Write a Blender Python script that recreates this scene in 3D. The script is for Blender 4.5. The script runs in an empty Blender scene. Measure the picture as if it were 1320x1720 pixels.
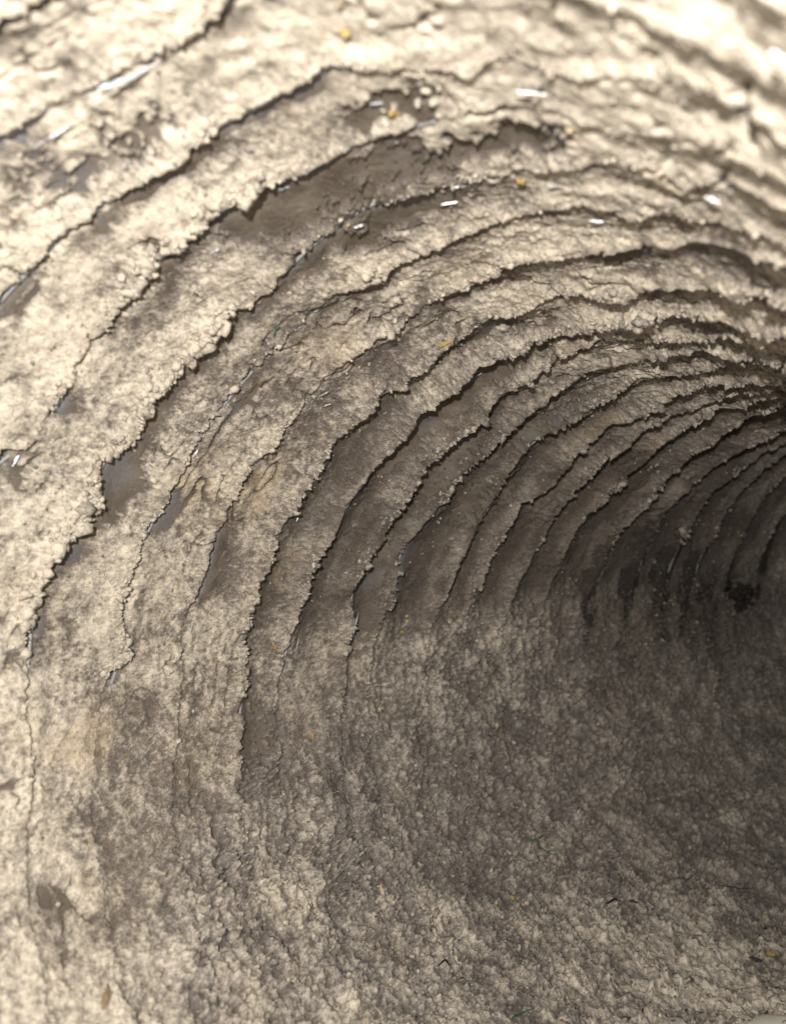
import bpy, math, random
import numpy as np

# ------------------------------------------------------------------ camera, world, lamp, exposure
S = 0.075                      # duct radius in metres: every "unit" below is one duct radius
ORG = np.array([0.0, 0.0, 0.30])
def W(p):                      # duct space (x right, y down, z into the duct) -> world metres
    p = np.asarray(p, dtype=np.float64)
    return np.stack([p[..., 0]*S, p[..., 2]*S, -p[..., 1]*S], -1) + ORG

scene = bpy.context.scene
cam_data = bpy.data.cameras.new("camera")
cam = bpy.data.objects.new("camera", cam_data)
scene.collection.objects.link(cam)
cam.location = tuple(ORG)
cam.rotation_euler = (math.radians(90), 0, 0)
cam_data.sensor_fit = 'VERTICAL'
cam_data.sensor_height = 24.0
cam_data.lens = 24.0*1250.0/1720.0
cam_data.clip_start = 0.002
cam_data.clip_end = 50
cam_data.dof.use_dof = True
cam_data.dof.focus_distance = 2.4*S
cam_data.dof.aperture_fstop = 11.0
scene.camera = cam

world = bpy.data.worlds.new("World"); scene.world = world
world.use_nodes = True
world.node_tree.nodes["Background"].inputs[0].default_value = (0.95, 0.97, 1.0, 1)
world.node_tree.nodes["Background"].inputs[1].default_value = 0.45

LAMP = np.array([-0.17, -0.31, -0.44])
ld = bpy.data.lights.new("phone_light", 'POINT')
ld.shadow_soft_size = 0.045*S; ld.energy = 1.95; ld.color = (1.0, 0.955, 0.905)
lo = bpy.data.objects.new("phone_light", ld); scene.collection.objects.link(lo)
lo.location = tuple(W(LAMP))
from mathutils import Vector, Matrix, Quaternion
_aim = Vector(W([0.45, 0.25, 2.0])) - lo.location
lo.rotation_euler = _aim.to_track_quat('-Z', 'Y').to_euler()

scene.view_settings.view_transform = 'Standard'
scene.view_settings.look = 'None'
scene.view_settings.gamma = 1.0
scene.view_settings.exposure = 0.0
scene.cycles.max_bounces = 4
scene.cycles.diffuse_bounces = 3

rng = np.random.default_rng(11)
random.seed(5)

# ------------------------------------------------------------------ the duct's axis and its folds
RINGS = [[[4.4244,0.852],[4.4375,0.856],[4.4506,0.856],[4.4637,0.856],[4.4768,0.856],[4.4899,0.856],[4.4986,0.86],[4.5117,0.86],[4.5248,0.86],[4.5379,0.864]],[[4.2542,0.972],[4.2717,0.976],[4.2848,0.976],[4.3022,0.976],[4.3153,0.976],[4.3284,0.98],[4.3459,0.98],[4.359,0.98],[4.372,0.984],[4.3895,0.984],[4.4026,0.988],[4.4157,0.988],[4.4331,0.988],[4.4506,0.988],[4.4637,0.988],[4.4811,0.988],[4.4942,0.988],[4.5117,0.988],[4.5248,0.988],[4.5422,0.988],[4.5553,0.988],[4.5728,0.984],[4.5859,0.984],[4.6033,0.984],[4.6164,0.984],[4.6338,0.984],[4.6469,0.984],[4.6644,0.98],[4.6775,0.976],[4.6949,0.968],[4.708,0.964],[4.7211,0.96],[4.7342,0.96],[4.7517,0.956],[4.7647,0.952]],[[3.9881,1.096],[4.0055,1.096],[4.023,1.096],[4.0404,1.1],[4.0579,1.1],[4.0797,1.1],[4.0972,1.1],[4.1146,1.1],[4.1321,1.1],[4.1495,1.1],[4.167,1.096],[4.1844,1.1],[4.2019,1.1],[4.2193,1.1],[4.2368,1.104],[4.2542,1.104],[4.2717,1.104],[4.2935,1.104],[4.3066,1.108],[4.3241,1.108],[4.3459,1.108],[4.3633,1.108],[4.3808,1.108],[4.3982,1.108],[4.4157,1.108],[4.4331,1.108],[4.4506,1.108],[4.468,1.108],[4.4855,1.108],[4.5073,1.104],[4.5248,1.104],[4.5422,1.104],[4.5597,1.104],[4.5771,1.104],[4.5902,1.104],[4.6077,1.104],[4.6251,1.104],[4.6469,1.1],[4.6644,1.1],[4.6775,1.1],[4.6949,1.1],[4.7124,1.096],[4.7298,1.096],[4.7473,1.092],[4.7647,1.088],[4.7822,1.084],[4.7997,1.08],[4.8171,1.076],[4.8346,1.076],[4.8477,1.076],[4.8651,1.076],[4.8782,1.08],[4.8913,1.084],[4.9044,1.088],[4.9218,1.092],[4.9349,1.096],[4.948,1.096],[4.9611,1.1],[4.9786,1.104],[4.9916,1.108],[5.0047,1.108],[5.0222,1.108],[5.0353,1.108],[5.0527,1.108],[5.0658,1.112],[5.0833,1.108],[5.1007,1.104],[5.1138,1.1],[5.1313,1.092],[5.1444,1.092],[5.1574,1.096],[5.1705,1.1],[5.1836,1.104],[5.1967,1.108],[5.2098,1.108],[5.2229,1.112],[5.2404,1.108],[5.2534,1.108],[5.2665,1.108],[5.284,1.104],[5.2971,1.1],[5.3102,1.096],[5.3276,1.092],[5.3407,1.088],[5.3538,1.084],[5.3669,1.08],[5.38,1.076],[5.3974,1.072],[5.4062,1.072],[5.4236,1.068],[5.4323,1.068],[5.4454,1.064],[5.4585,1.06],[5.4716,1.056],[5.4847,1.06],[5.4934,1.06],[5.5065,1.064],[5.5196,1.064],[5.5283,1.064],[5.5414,1.064],[5.5545,1.064],[5.5632,1.068],[5.5763,1.064],[5.5851,1.072],[5.5981,1.076],[5.6069,1.076],[5.62,1.068]],[[3.6914,1.204],[3.6957,1.216],[3.7001,1.228],[3.7088,1.236],[3.7263,1.244],[3.7437,1.248],[3.7655,1.244],[3.783,1.244],[3.8048,1.244],[3.8266,1.24],[3.8441,1.24],[3.8659,1.24],[3.8877,1.24],[3.9052,1.24],[3.927,1.236],[3.9488,1.236],[3.9706,1.236],[3.9881,1.236],[4.0099,1.236],[4.0317,1.232],[4.0492,1.232],[4.071,1.232],[4.0928,1.228],[4.1146,1.228],[4.1321,1.228],[4.1539,1.224],[4.1757,1.224],[4.1932,1.224],[4.215,1.22],[4.2368,1.22],[4.2542,1.216],[4.2761,1.216],[4.2935,1.22],[4.3153,1.22],[4.3328,1.22],[4.3546,1.22],[4.372,1.224],[4.3939,1.22],[4.4113,1.22],[4.4331,1.216],[4.455,1.212],[4.4724,1.212],[4.4942,1.212],[4.5117,1.216],[4.5291,1.216],[4.5509,1.208],[4.5684,1.208],[4.5815,1.216],[4.5989,1.22],[4.6164,1.224],[4.6338,1.228],[4.6513,1.228],[4.6731,1.228],[4.6906,1.224],[4.708,1.224],[4.7298,1.22],[4.7473,1.22],[4.7691,1.22],[4.7866,1.216],[4.804,1.216],[4.8258,1.212],[4.8433,1.212],[4.8607,1.212],[4.8782,1.212],[4.8956,1.212],[4.9131,1.212],[4.9306,1.216],[4.948,1.216],[4.9655,1.212],[4.9873,1.208],[5.0047,1.204],[5.0222,1.2],[5.0396,1.196],[5.0571,1.196],[5.0745,1.192],[5.092,1.188],[5.1095,1.188],[5.1269,1.184],[5.14,1.184],[5.1574,1.188],[5.1705,1.188],[5.188,1.188],[5.2054,1.188],[5.2185,1.192],[5.2273,1.2],[5.2404,1.208],[5.2491,1.216],[5.2665,1.216],[5.2796,1.22],[5.2971,1.22],[5.3102,1.224],[5.3276,1.216],[5.3451,1.212],[5.3582,1.208],[5.3756,1.2],[5.3931,1.196],[5.4062,1.188],[5.4236,1.184],[5.4367,1.184],[5.4498,1.18],[5.4672,1.176],[5.4803,1.172],[5.4934,1.172],[5.5065,1.172],[5.5196,1.172],[5.5327,1.172],[5.5458,1.172],[5.5589,1.176],[5.5676,1.184],[5.5807,1.18],[5.5938,1.176],[5.6069,1.176],[5.62,1.176],[5.6331,1.172]],[[2.9801,1.376],[2.9976,1.372],[3.0194,1.372],[3.0369,1.368],[3.0587,1.364],[3.0761,1.36],[3.098,1.36],[3.1154,1.36],[3.1372,1.356],[3.159,1.356],[3.1765,1.352],[3.1983,1.352],[3.2201,1.352],[3.2376,1.348],[3.2594,1.348],[3.2812,1.344],[3.303,1.344],[3.3205,1.344],[3.3423,1.34],[3.3641,1.34],[3.3859,1.34],[3.4078,1.34],[3.4252,1.34],[3.447,1.34],[3.4688,1.34],[3.4907,1.344],[3.5081,1.348],[3.5299,1.352],[3.5474,1.356],[3.5605,1.368],[3.5779,1.376],[3.5997,1.376],[3.6216,1.376],[3.6434,1.376],[3.6652,1.368],[3.6826,1.36],[3.7045,1.352],[3.7263,1.344],[3.7437,1.348],[3.7612,1.352],[3.783,1.36],[3.8005,1.368],[3.8135,1.376],[3.831,1.384],[3.8528,1.384],[3.8746,1.38],[3.8964,1.38],[3.9183,1.376],[3.9401,1.364],[3.9575,1.36],[3.975,1.368],[3.9968,1.372],[4.0186,1.372],[4.0404,1.376],[4.0623,1.376],[4.0841,1.376],[4.1059,1.38],[4.1277,1.38],[4.1539,1.38],[4.1757,1.38],[4.1975,1.38],[4.2193,1.372],[4.2412,1.368],[4.2673,1.36],[4.2804,1.368],[4.2979,1.376],[4.3153,1.384],[4.3371,1.384],[4.359,1.384],[4.3808,1.38],[4.407,1.376],[4.4288,1.376],[4.4506,1.376],[4.4724,1.376],[4.4942,1.372],[4.516,1.364],[4.5379,1.36],[4.5597,1.356],[4.5815,1.356],[4.6033,1.356],[4.6251,1.352],[4.6469,1.348],[4.6688,1.344],[4.6906,1.34],[4.7124,1.336],[4.7342,1.336],[4.7517,1.336],[4.7735,1.34],[4.7909,1.34],[4.8127,1.34],[4.8302,1.34],[4.852,1.34],[4.8695,1.344],[4.8869,1.348],[4.9087,1.348],[4.9262,1.348],[4.948,1.344],[4.9655,1.344],[4.9873,1.34],[5.0047,1.344],[5.0265,1.34],[5.044,1.34],[5.0658,1.336],[5.0833,1.332],[5.1051,1.328],[5.1225,1.328],[5.14,1.328],[5.1574,1.324],[5.1793,1.316],[5.1967,1.32],[5.2098,1.324],[5.2316,1.316],[5.2491,1.308],[5.2665,1.304],[5.284,1.304],[5.3014,1.304],[5.3189,1.3],[5.3363,1.296],[5.3538,1.288],[5.3713,1.28],[5.3843,1.284],[5.3974,1.292],[5.4062,1.304],[5.4149,1.316],[5.428,1.324],[5.4454,1.308],[5.4629,1.292],[5.4803,1.276],[5.4978,1.268],[5.5109,1.264],[5.5283,1.256],[5.5414,1.252],[5.5545,1.252],[5.5676,1.256],[5.5807,1.26],[5.5938,1.256],[5.6112,1.248],[5.6243,1.244],[5.6374,1.24]],[[3.207,1.492],[3.2201,1.5],[3.2376,1.512],[3.255,1.524],[3.2769,1.516],[3.2987,1.512],[3.3205,1.504],[3.3423,1.5],[3.3641,1.496],[3.3859,1.488],[3.4121,1.488],[3.4339,1.488],[3.4558,1.488],[3.4819,1.488],[3.5037,1.484],[3.5256,1.488],[3.5517,1.488],[3.5736,1.488],[3.5954,1.488],[3.6216,1.488],[3.6434,1.488],[3.6696,1.488],[3.6914,1.488],[3.7176,1.492],[3.7394,1.492],[3.7655,1.492],[3.7874,1.492],[3.8135,1.492],[3.8354,1.492],[3.8615,1.492],[3.8834,1.488],[3.9095,1.488],[3.9357,1.488],[3.9575,1.488],[3.9837,1.488],[4.0055,1.488],[4.0273,1.492],[4.0535,1.492],[4.0797,1.492],[4.1015,1.492],[4.1277,1.488],[4.1495,1.488],[4.1757,1.488],[4.1975,1.488],[4.2237,1.488],[4.2455,1.492],[4.2717,1.492],[4.2935,1.492],[4.3197,1.492],[4.3415,1.492],[4.3677,1.488],[4.3895,1.488],[4.4157,1.484],[4.4375,1.484],[4.4637,1.48],[4.4899,1.48],[4.5073,1.484],[4.5291,1.488],[4.5509,1.492],[4.5728,1.492],[4.5989,1.488],[4.6251,1.484],[4.6469,1.484],[4.6688,1.484],[4.6906,1.484],[4.7124,1.484],[4.7386,1.484],[4.7604,1.484],[4.7822,1.484],[4.804,1.48],[4.8258,1.48],[4.8477,1.48],[4.8695,1.48],[4.8913,1.48],[4.9131,1.476],[4.9393,1.468],[4.9611,1.464],[4.9829,1.46],[5.0047,1.46],[5.0265,1.456],[5.0484,1.452],[5.0702,1.448],[5.092,1.444],[5.1095,1.444],[5.1313,1.44],[5.1531,1.44],[5.1705,1.436],[5.188,1.44],[5.2098,1.44],[5.2273,1.44],[5.2447,1.44],[5.2578,1.452],[5.2709,1.46],[5.2883,1.46],[5.3102,1.448],[5.332,1.44],[5.3538,1.428],[5.3713,1.424],[5.3931,1.412],[5.4062,1.42],[5.4236,1.42],[5.4411,1.416],[5.4629,1.404],[5.4803,1.396],[5.4934,1.4],[5.5109,1.4],[5.5283,1.396],[5.5458,1.388],[5.5632,1.38],[5.5807,1.372],[5.5894,1.38],[5.6025,1.388],[5.6156,1.392]],[[3.1067,1.64],[3.1329,1.64],[3.1547,1.64],[3.1809,1.64],[3.2027,1.64],[3.2289,1.64],[3.2507,1.636],[3.2769,1.628],[3.2987,1.62],[3.3249,1.62],[3.3467,1.62],[3.3728,1.62],[3.399,1.62],[3.4208,1.62],[3.447,1.62],[3.4732,1.624],[3.4994,1.624],[3.5256,1.624],[3.5474,1.624],[3.5736,1.624],[3.5997,1.62],[3.6259,1.62],[3.6521,1.616],[3.6783,1.616],[3.7045,1.616],[3.7306,1.616],[3.7568,1.616],[3.783,1.616],[3.8092,1.616],[3.8354,1.616],[3.8615,1.612],[3.8877,1.612],[3.9095,1.616],[3.9357,1.624],[3.9575,1.628],[3.9837,1.632],[4.0099,1.632],[4.0361,1.632],[4.0623,1.628],[4.0884,1.628],[4.1146,1.628],[4.1408,1.628],[4.1713,1.624],[4.1975,1.624],[4.2237,1.624],[4.2499,1.62],[4.2717,1.624],[4.2979,1.624],[4.3241,1.624],[4.3502,1.624],[4.3764,1.624],[4.4026,1.624],[4.4288,1.628],[4.4506,1.628],[4.4768,1.628],[4.5029,1.628],[4.5248,1.632],[4.5509,1.636],[4.5771,1.636],[4.6033,1.632],[4.6295,1.624],[4.6557,1.616],[4.6818,1.616],[4.708,1.616],[4.7298,1.616],[4.756,1.616],[4.7778,1.616],[4.804,1.612],[4.8302,1.604],[4.8564,1.6],[4.8826,1.592],[4.9087,1.58],[4.9349,1.576],[4.9524,1.58],[4.9742,1.584],[4.996,1.584],[5.0178,1.584],[5.0396,1.584],[5.0571,1.588],[5.0789,1.588],[5.1007,1.588],[5.1225,1.588],[5.1487,1.58],[5.1705,1.576],[5.1924,1.572],[5.2142,1.568],[5.236,1.564],[5.2578,1.564],[5.2796,1.56],[5.2971,1.56],[5.3189,1.556],[5.3407,1.552],[5.3625,1.536],[5.3887,1.516],[5.4105,1.5],[5.428,1.5],[5.4454,1.5],[5.4672,1.492],[5.4847,1.492],[5.5022,1.488],[5.5196,1.484],[5.5371,1.484],[5.5545,1.48],[5.572,1.472],[5.5894,1.468],[5.6112,1.452],[5.6287,1.444]],[[2.9322,1.764],[2.9583,1.764],[2.9801,1.764],[3.0063,1.764],[3.0325,1.768],[3.0543,1.772],[3.0805,1.776],[3.1067,1.772],[3.1285,1.764],[3.1503,1.76],[3.1721,1.768],[3.1983,1.776],[3.2201,1.78],[3.2463,1.772],[3.2725,1.768],[3.2987,1.76],[3.3249,1.752],[3.351,1.752],[3.3772,1.752],[3.4034,1.752],[3.4296,1.752],[3.4558,1.752],[3.4863,1.748],[3.5125,1.748],[3.5387,1.748],[3.5648,1.748],[3.5954,1.748],[3.6216,1.748],[3.6477,1.744],[3.6783,1.744],[3.7045,1.744],[3.7306,1.748],[3.7568,1.748],[3.7874,1.748],[3.8135,1.752],[3.8397,1.752],[3.8703,1.752],[3.8964,1.756],[3.9226,1.76],[3.9488,1.764],[3.9794,1.76],[4.0055,1.756],[4.0361,1.752],[4.0666,1.744],[4.0928,1.744],[4.119,1.748],[4.1452,1.748],[4.1757,1.748],[4.2019,1.752],[4.2281,1.752],[4.2542,1.756],[4.2848,1.748],[4.311,1.744],[4.3328,1.752],[4.3502,1.764],[4.372,1.776],[4.3982,1.768],[4.4288,1.76],[4.455,1.764],[4.4811,1.764],[4.5073,1.764],[4.5335,1.764],[4.564,1.76],[4.5902,1.76],[4.6208,1.756],[4.6469,1.752],[4.6731,1.748],[4.7037,1.74],[4.7342,1.736],[4.7604,1.728],[4.7778,1.74],[4.7953,1.752],[4.8215,1.752],[4.8433,1.752],[4.8738,1.744],[4.9,1.736],[4.9306,1.728],[4.9524,1.728],[4.9786,1.728],[5.0047,1.724],[5.0222,1.732],[5.0353,1.744],[5.0527,1.752],[5.0702,1.76],[5.0964,1.756],[5.1225,1.752],[5.1487,1.744],[5.1749,1.74],[5.2011,1.728],[5.2273,1.72],[5.2534,1.712],[5.2753,1.712],[5.2971,1.708],[5.3189,1.704],[5.3451,1.696],[5.3669,1.692],[5.3931,1.68],[5.4105,1.68],[5.4323,1.676],[5.4498,1.68],[5.4716,1.672],[5.4978,1.66],[5.5196,1.652],[5.5414,1.644],[5.5632,1.632],[5.5807,1.632]],[[3.7088,1.86],[3.735,1.868],[3.7612,1.876],[3.7874,1.88],[3.8179,1.876],[3.8485,1.876],[3.879,1.872],[3.9052,1.872],[3.9357,1.872],[3.9663,1.872],[3.9968,1.872],[4.023,1.872],[4.0535,1.872],[4.0841,1.872],[4.1146,1.872],[4.1408,1.872],[4.1713,1.876],[4.1975,1.876],[4.2281,1.872],[4.2586,1.868],[4.2935,1.856],[4.3197,1.86],[4.3459,1.86],[4.372,1.864],[4.3982,1.868],[4.4244,1.872],[4.4506,1.876],[4.4811,1.876],[4.5117,1.872],[4.5422,1.864],[4.5728,1.856],[4.5989,1.856],[4.6208,1.864],[4.6469,1.868],[4.6731,1.872],[4.6993,1.872],[4.7255,1.872],[4.7517,1.872],[4.7778,1.872],[4.8084,1.868],[4.8346,1.868],[4.8564,1.872],[4.8695,1.884],[4.8956,1.884],[4.9218,1.884],[4.9524,1.876],[4.9786,1.872],[5.0047,1.872],[5.0309,1.868],[5.0571,1.868],[5.0833,1.864],[5.1095,1.86],[5.14,1.848],[5.1662,1.844],[5.188,1.844],[5.2098,1.844],[5.2316,1.848],[5.2534,1.848],[5.2753,1.848],[5.3014,1.84],[5.3276,1.832],[5.3538,1.824],[5.3538,1.852],[5.3713,1.86],[5.3931,1.856],[5.4236,1.84],[5.4454,1.836],[5.476,1.82],[5.5022,1.804],[5.5327,1.784]],[[3.1852,2.024],[3.2158,2.024],[3.2463,2.024],[3.2769,2.02],[3.3074,2.016],[3.3379,2.016],[3.3685,2.016],[3.399,2.016],[3.4296,2.016],[3.4601,2.012],[3.4907,2.004],[3.5212,1.992],[3.5517,1.984],[3.5823,1.98],[3.6128,1.98],[3.6434,1.984],[3.6696,1.992],[3.7001,1.996],[3.7263,2.0],[3.7568,2.004],[3.7874,2.004],[3.8223,2.004],[3.8528,2.004],[3.8834,2.004],[3.9139,2.004],[3.9488,2.0],[3.9794,2.0],[4.0143,1.996],[4.0404,2.0],[4.0666,2.008],[4.1015,2.0],[4.1321,1.988],[4.1626,1.992],[4.1932,1.996],[4.2237,1.996],[4.2499,2.0],[4.2804,2.004],[4.311,2.004],[4.3371,2.008],[4.3677,2.012],[4.3895,2.02],[4.4288,2.004],[4.4637,1.992],[4.4899,1.996],[4.5204,1.996],[4.5509,1.992],[4.5815,1.992],[4.612,1.988],[4.6426,1.988],[4.6731,1.984],[4.7037,1.98],[4.7342,1.976],[4.7647,1.972],[4.7953,1.968],[4.8258,1.964],[4.852,1.964],[4.8782,1.964],[4.9044,1.964],[4.9306,1.964],[4.9524,1.972],[4.9786,1.972],[4.996,1.984],[5.0091,2.0],[5.0222,2.016],[5.0615,1.988],[5.092,1.976],[5.1182,1.976],[5.14,1.98],[5.1574,1.988],[5.1793,1.992],[5.2011,1.996],[5.2316,1.984],[5.2665,1.964],[5.3014,1.948],[5.3233,1.948],[5.3494,1.94],[5.3713,1.94],[5.3974,1.936],[5.4192,1.932],[5.4411,1.932],[5.4629,1.932]],[[3.5561,2.1],[3.591,2.096],[3.6259,2.092],[3.6565,2.092],[3.6914,2.084],[3.7263,2.08],[3.7568,2.084],[3.7874,2.088],[3.8179,2.092],[3.8441,2.096],[3.8746,2.104],[3.9008,2.112],[3.927,2.12],[3.9619,2.12],[3.9924,2.12],[4.0273,2.12],[4.0579,2.12],[4.0928,2.12],[4.1233,2.124],[4.1539,2.124],[4.1888,2.124],[4.2193,2.124],[4.2542,2.124],[4.2848,2.124],[4.3197,2.12],[4.3546,2.112],[4.3851,2.116],[4.4157,2.116],[4.4506,2.112],[4.4811,2.112],[4.5117,2.112],[4.5466,2.108],[4.5771,2.104],[4.6077,2.104],[4.6382,2.104],[4.6688,2.1],[4.7037,2.096],[4.7386,2.088],[4.7647,2.088],[4.7909,2.092],[4.8171,2.096],[4.8477,2.092],[4.8738,2.096],[4.9044,2.092],[4.9349,2.088],[4.9655,2.08],[4.996,2.076],[5.0265,2.068],[5.044,2.08],[5.0702,2.08],[5.1051,2.068],[5.1356,2.06],[5.1574,2.06],[5.1749,2.072],[5.1924,2.08],[5.1967,2.104],[5.2273,2.096],[5.2578,2.088],[5.2971,2.064],[5.3233,2.06],[5.3451,2.06],[5.3625,2.068],[5.3843,2.068]],[[3.879,2.276],[3.9139,2.28],[3.9488,2.28],[3.9837,2.28],[4.0186,2.276],[4.0579,2.272],[4.0972,2.264],[4.1364,2.256],[4.1757,2.248],[4.2106,2.244],[4.2455,2.24],[4.2804,2.24],[4.3153,2.236],[4.3502,2.236],[4.3808,2.24],[4.407,2.248],[4.4288,2.256],[4.455,2.264],[4.4942,2.26],[4.5248,2.26],[4.5597,2.256],[4.5989,2.248],[4.6338,2.244],[4.6688,2.236],[4.7037,2.232],[4.7386,2.224],[4.7778,2.212],[4.8215,2.192],[4.852,2.192],[4.8651,2.284],[4.8738,2.2],[4.8826,2.244],[4.8913,2.208],[4.9175,2.256],[4.9611,2.236],[4.996,2.228],[5.0309,2.216],[5.0702,2.2],[5.1138,2.18],[5.1531,2.16],[5.1967,2.136],[5.2404,2.108],[5.2622,2.112],[5.2883,2.108],[5.3102,2.112],[5.332,2.112],[5.3582,2.108]],[[4.0143,2.364],[4.0404,2.376],[4.0623,2.388],[4.0928,2.396],[4.1146,2.408],[4.1539,2.408],[4.1888,2.404],[4.2324,2.396],[4.2761,2.388],[4.311,2.384],[4.3415,2.388],[4.372,2.392],[4.4026,2.396],[4.4419,2.392],[4.4811,2.384],[4.516,2.38],[4.5379,2.392],[4.5597,2.404],[4.5902,2.404],[4.6295,2.396],[4.6688,2.388],[4.708,2.38],[4.7517,2.368],[4.7953,2.352],[4.8302,2.344],[4.8651,2.34],[4.9,2.332],[4.9393,2.32],[4.9786,2.308],[5.0004,2.312],[5.0004,2.344],[5.0222,2.348],[5.0702,2.324],[5.1138,2.3],[5.1313,2.312],[5.1531,2.316],[5.1793,2.316],[5.2273,2.288]],[[3.9663,2.52],[4.0012,2.524],[4.0404,2.52],[4.0841,2.516],[4.1233,2.512],[4.167,2.504],[4.2019,2.504],[4.2455,2.5],[4.2848,2.496],[4.3153,2.5],[4.3459,2.504],[4.372,2.512],[4.4026,2.516],[4.455,2.496],[4.4899,2.496],[4.5248,2.496],[4.564,2.492],[4.5946,2.492],[4.6295,2.492],[4.66,2.492],[4.6949,2.492],[4.7298,2.488],[4.7604,2.488],[4.7953,2.484],[4.8302,2.48],[4.8738,2.464],[4.9175,2.452],[4.948,2.448],[4.9698,2.456],[5.0222,2.428],[5.0745,2.4],[5.1007,2.4],[5.1269,2.4]],[[4.0186,2.652],[4.0535,2.656],[4.0884,2.66],[4.119,2.664],[4.1539,2.668],[4.1801,2.676],[4.2193,2.676],[4.2673,2.664],[4.3197,2.648],[4.372,2.632],[4.4113,2.628],[4.4506,2.624],[4.4899,2.62],[4.5248,2.616],[4.5728,2.604],[4.6164,2.592],[4.6688,2.576],[4.708,2.568],[4.7473,2.56],[4.7647,2.596],[4.7735,2.56],[4.7735,2.616],[4.8433,2.576],[4.9218,2.524]],[[3.9226,2.86],[3.975,2.852],[4.023,2.844],[4.0666,2.84],[4.1103,2.836],[4.1582,2.828],[4.2019,2.82],[4.2542,2.808],[4.311,2.792],[4.3415,2.796],[4.372,2.8],[4.4113,2.796],[4.4637,2.78],[4.5117,2.768],[4.5597,2.756],[4.6077,2.74],[4.6513,2.732],[4.6818,2.732],[4.7168,2.728],[4.7735,2.704],[4.852,2.66],[4.9349,2.604]],[[3.8485,2.976],[3.879,2.984],[3.9095,2.992],[3.9357,3.0],[3.9706,3.004],[4.0099,3.004],[4.0448,3.008],[4.0841,3.008],[4.1233,3.008],[4.1582,3.008],[4.2062,3.0],[4.2673,2.984],[4.2891,2.992],[4.3153,3.0],[4.3328,3.012],[4.3677,3.012],[4.4244,2.996],[4.4724,2.984]],[[3.879,3.136],[3.9139,3.14],[3.9575,3.14],[3.9924,3.144],[4.0273,3.152],[4.0623,3.156],[4.1015,3.156],[4.1364,3.16],[4.1713,3.164],[4.2062,3.168],[4.2412,3.168]]]
TAU = [0.3,0.35,0.4,0.45,0.5,0.55,0.6,0.65,0.7,0.75,0.8,0.85,0.9,0.95,1.0,1.05,1.1,1.15,1.2,1.25,1.3,1.35,1.4,1.45,1.5,1.55,1.6,1.65,1.7,1.75,1.8,1.85,1.9,1.95,2.0,2.05,2.1,2.15,2.2,2.25,2.3,2.35,2.4,2.45,2.5,2.55,2.6,2.65,2.7,2.75,2.8,2.85,2.9,2.95,3.0,3.05,3.1088,3.1676,3.2265,3.2853,3.3441,3.4029,3.4618,3.5206,3.5794,3.6382,3.6971,3.7559,3.8147,3.8735,3.9324,3.9912,4.05,4.1088,4.1676,4.2265,4.2853,4.3441,4.4029,4.4618,4.5206,4.5794,4.6382,4.6971,4.7559,4.8147,4.8735,4.9324,4.9912,5.05,5.1088,5.1676,5.2265,5.2853,5.3441,5.4029,5.4618,5.5206,5.5794,5.6382]
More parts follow.
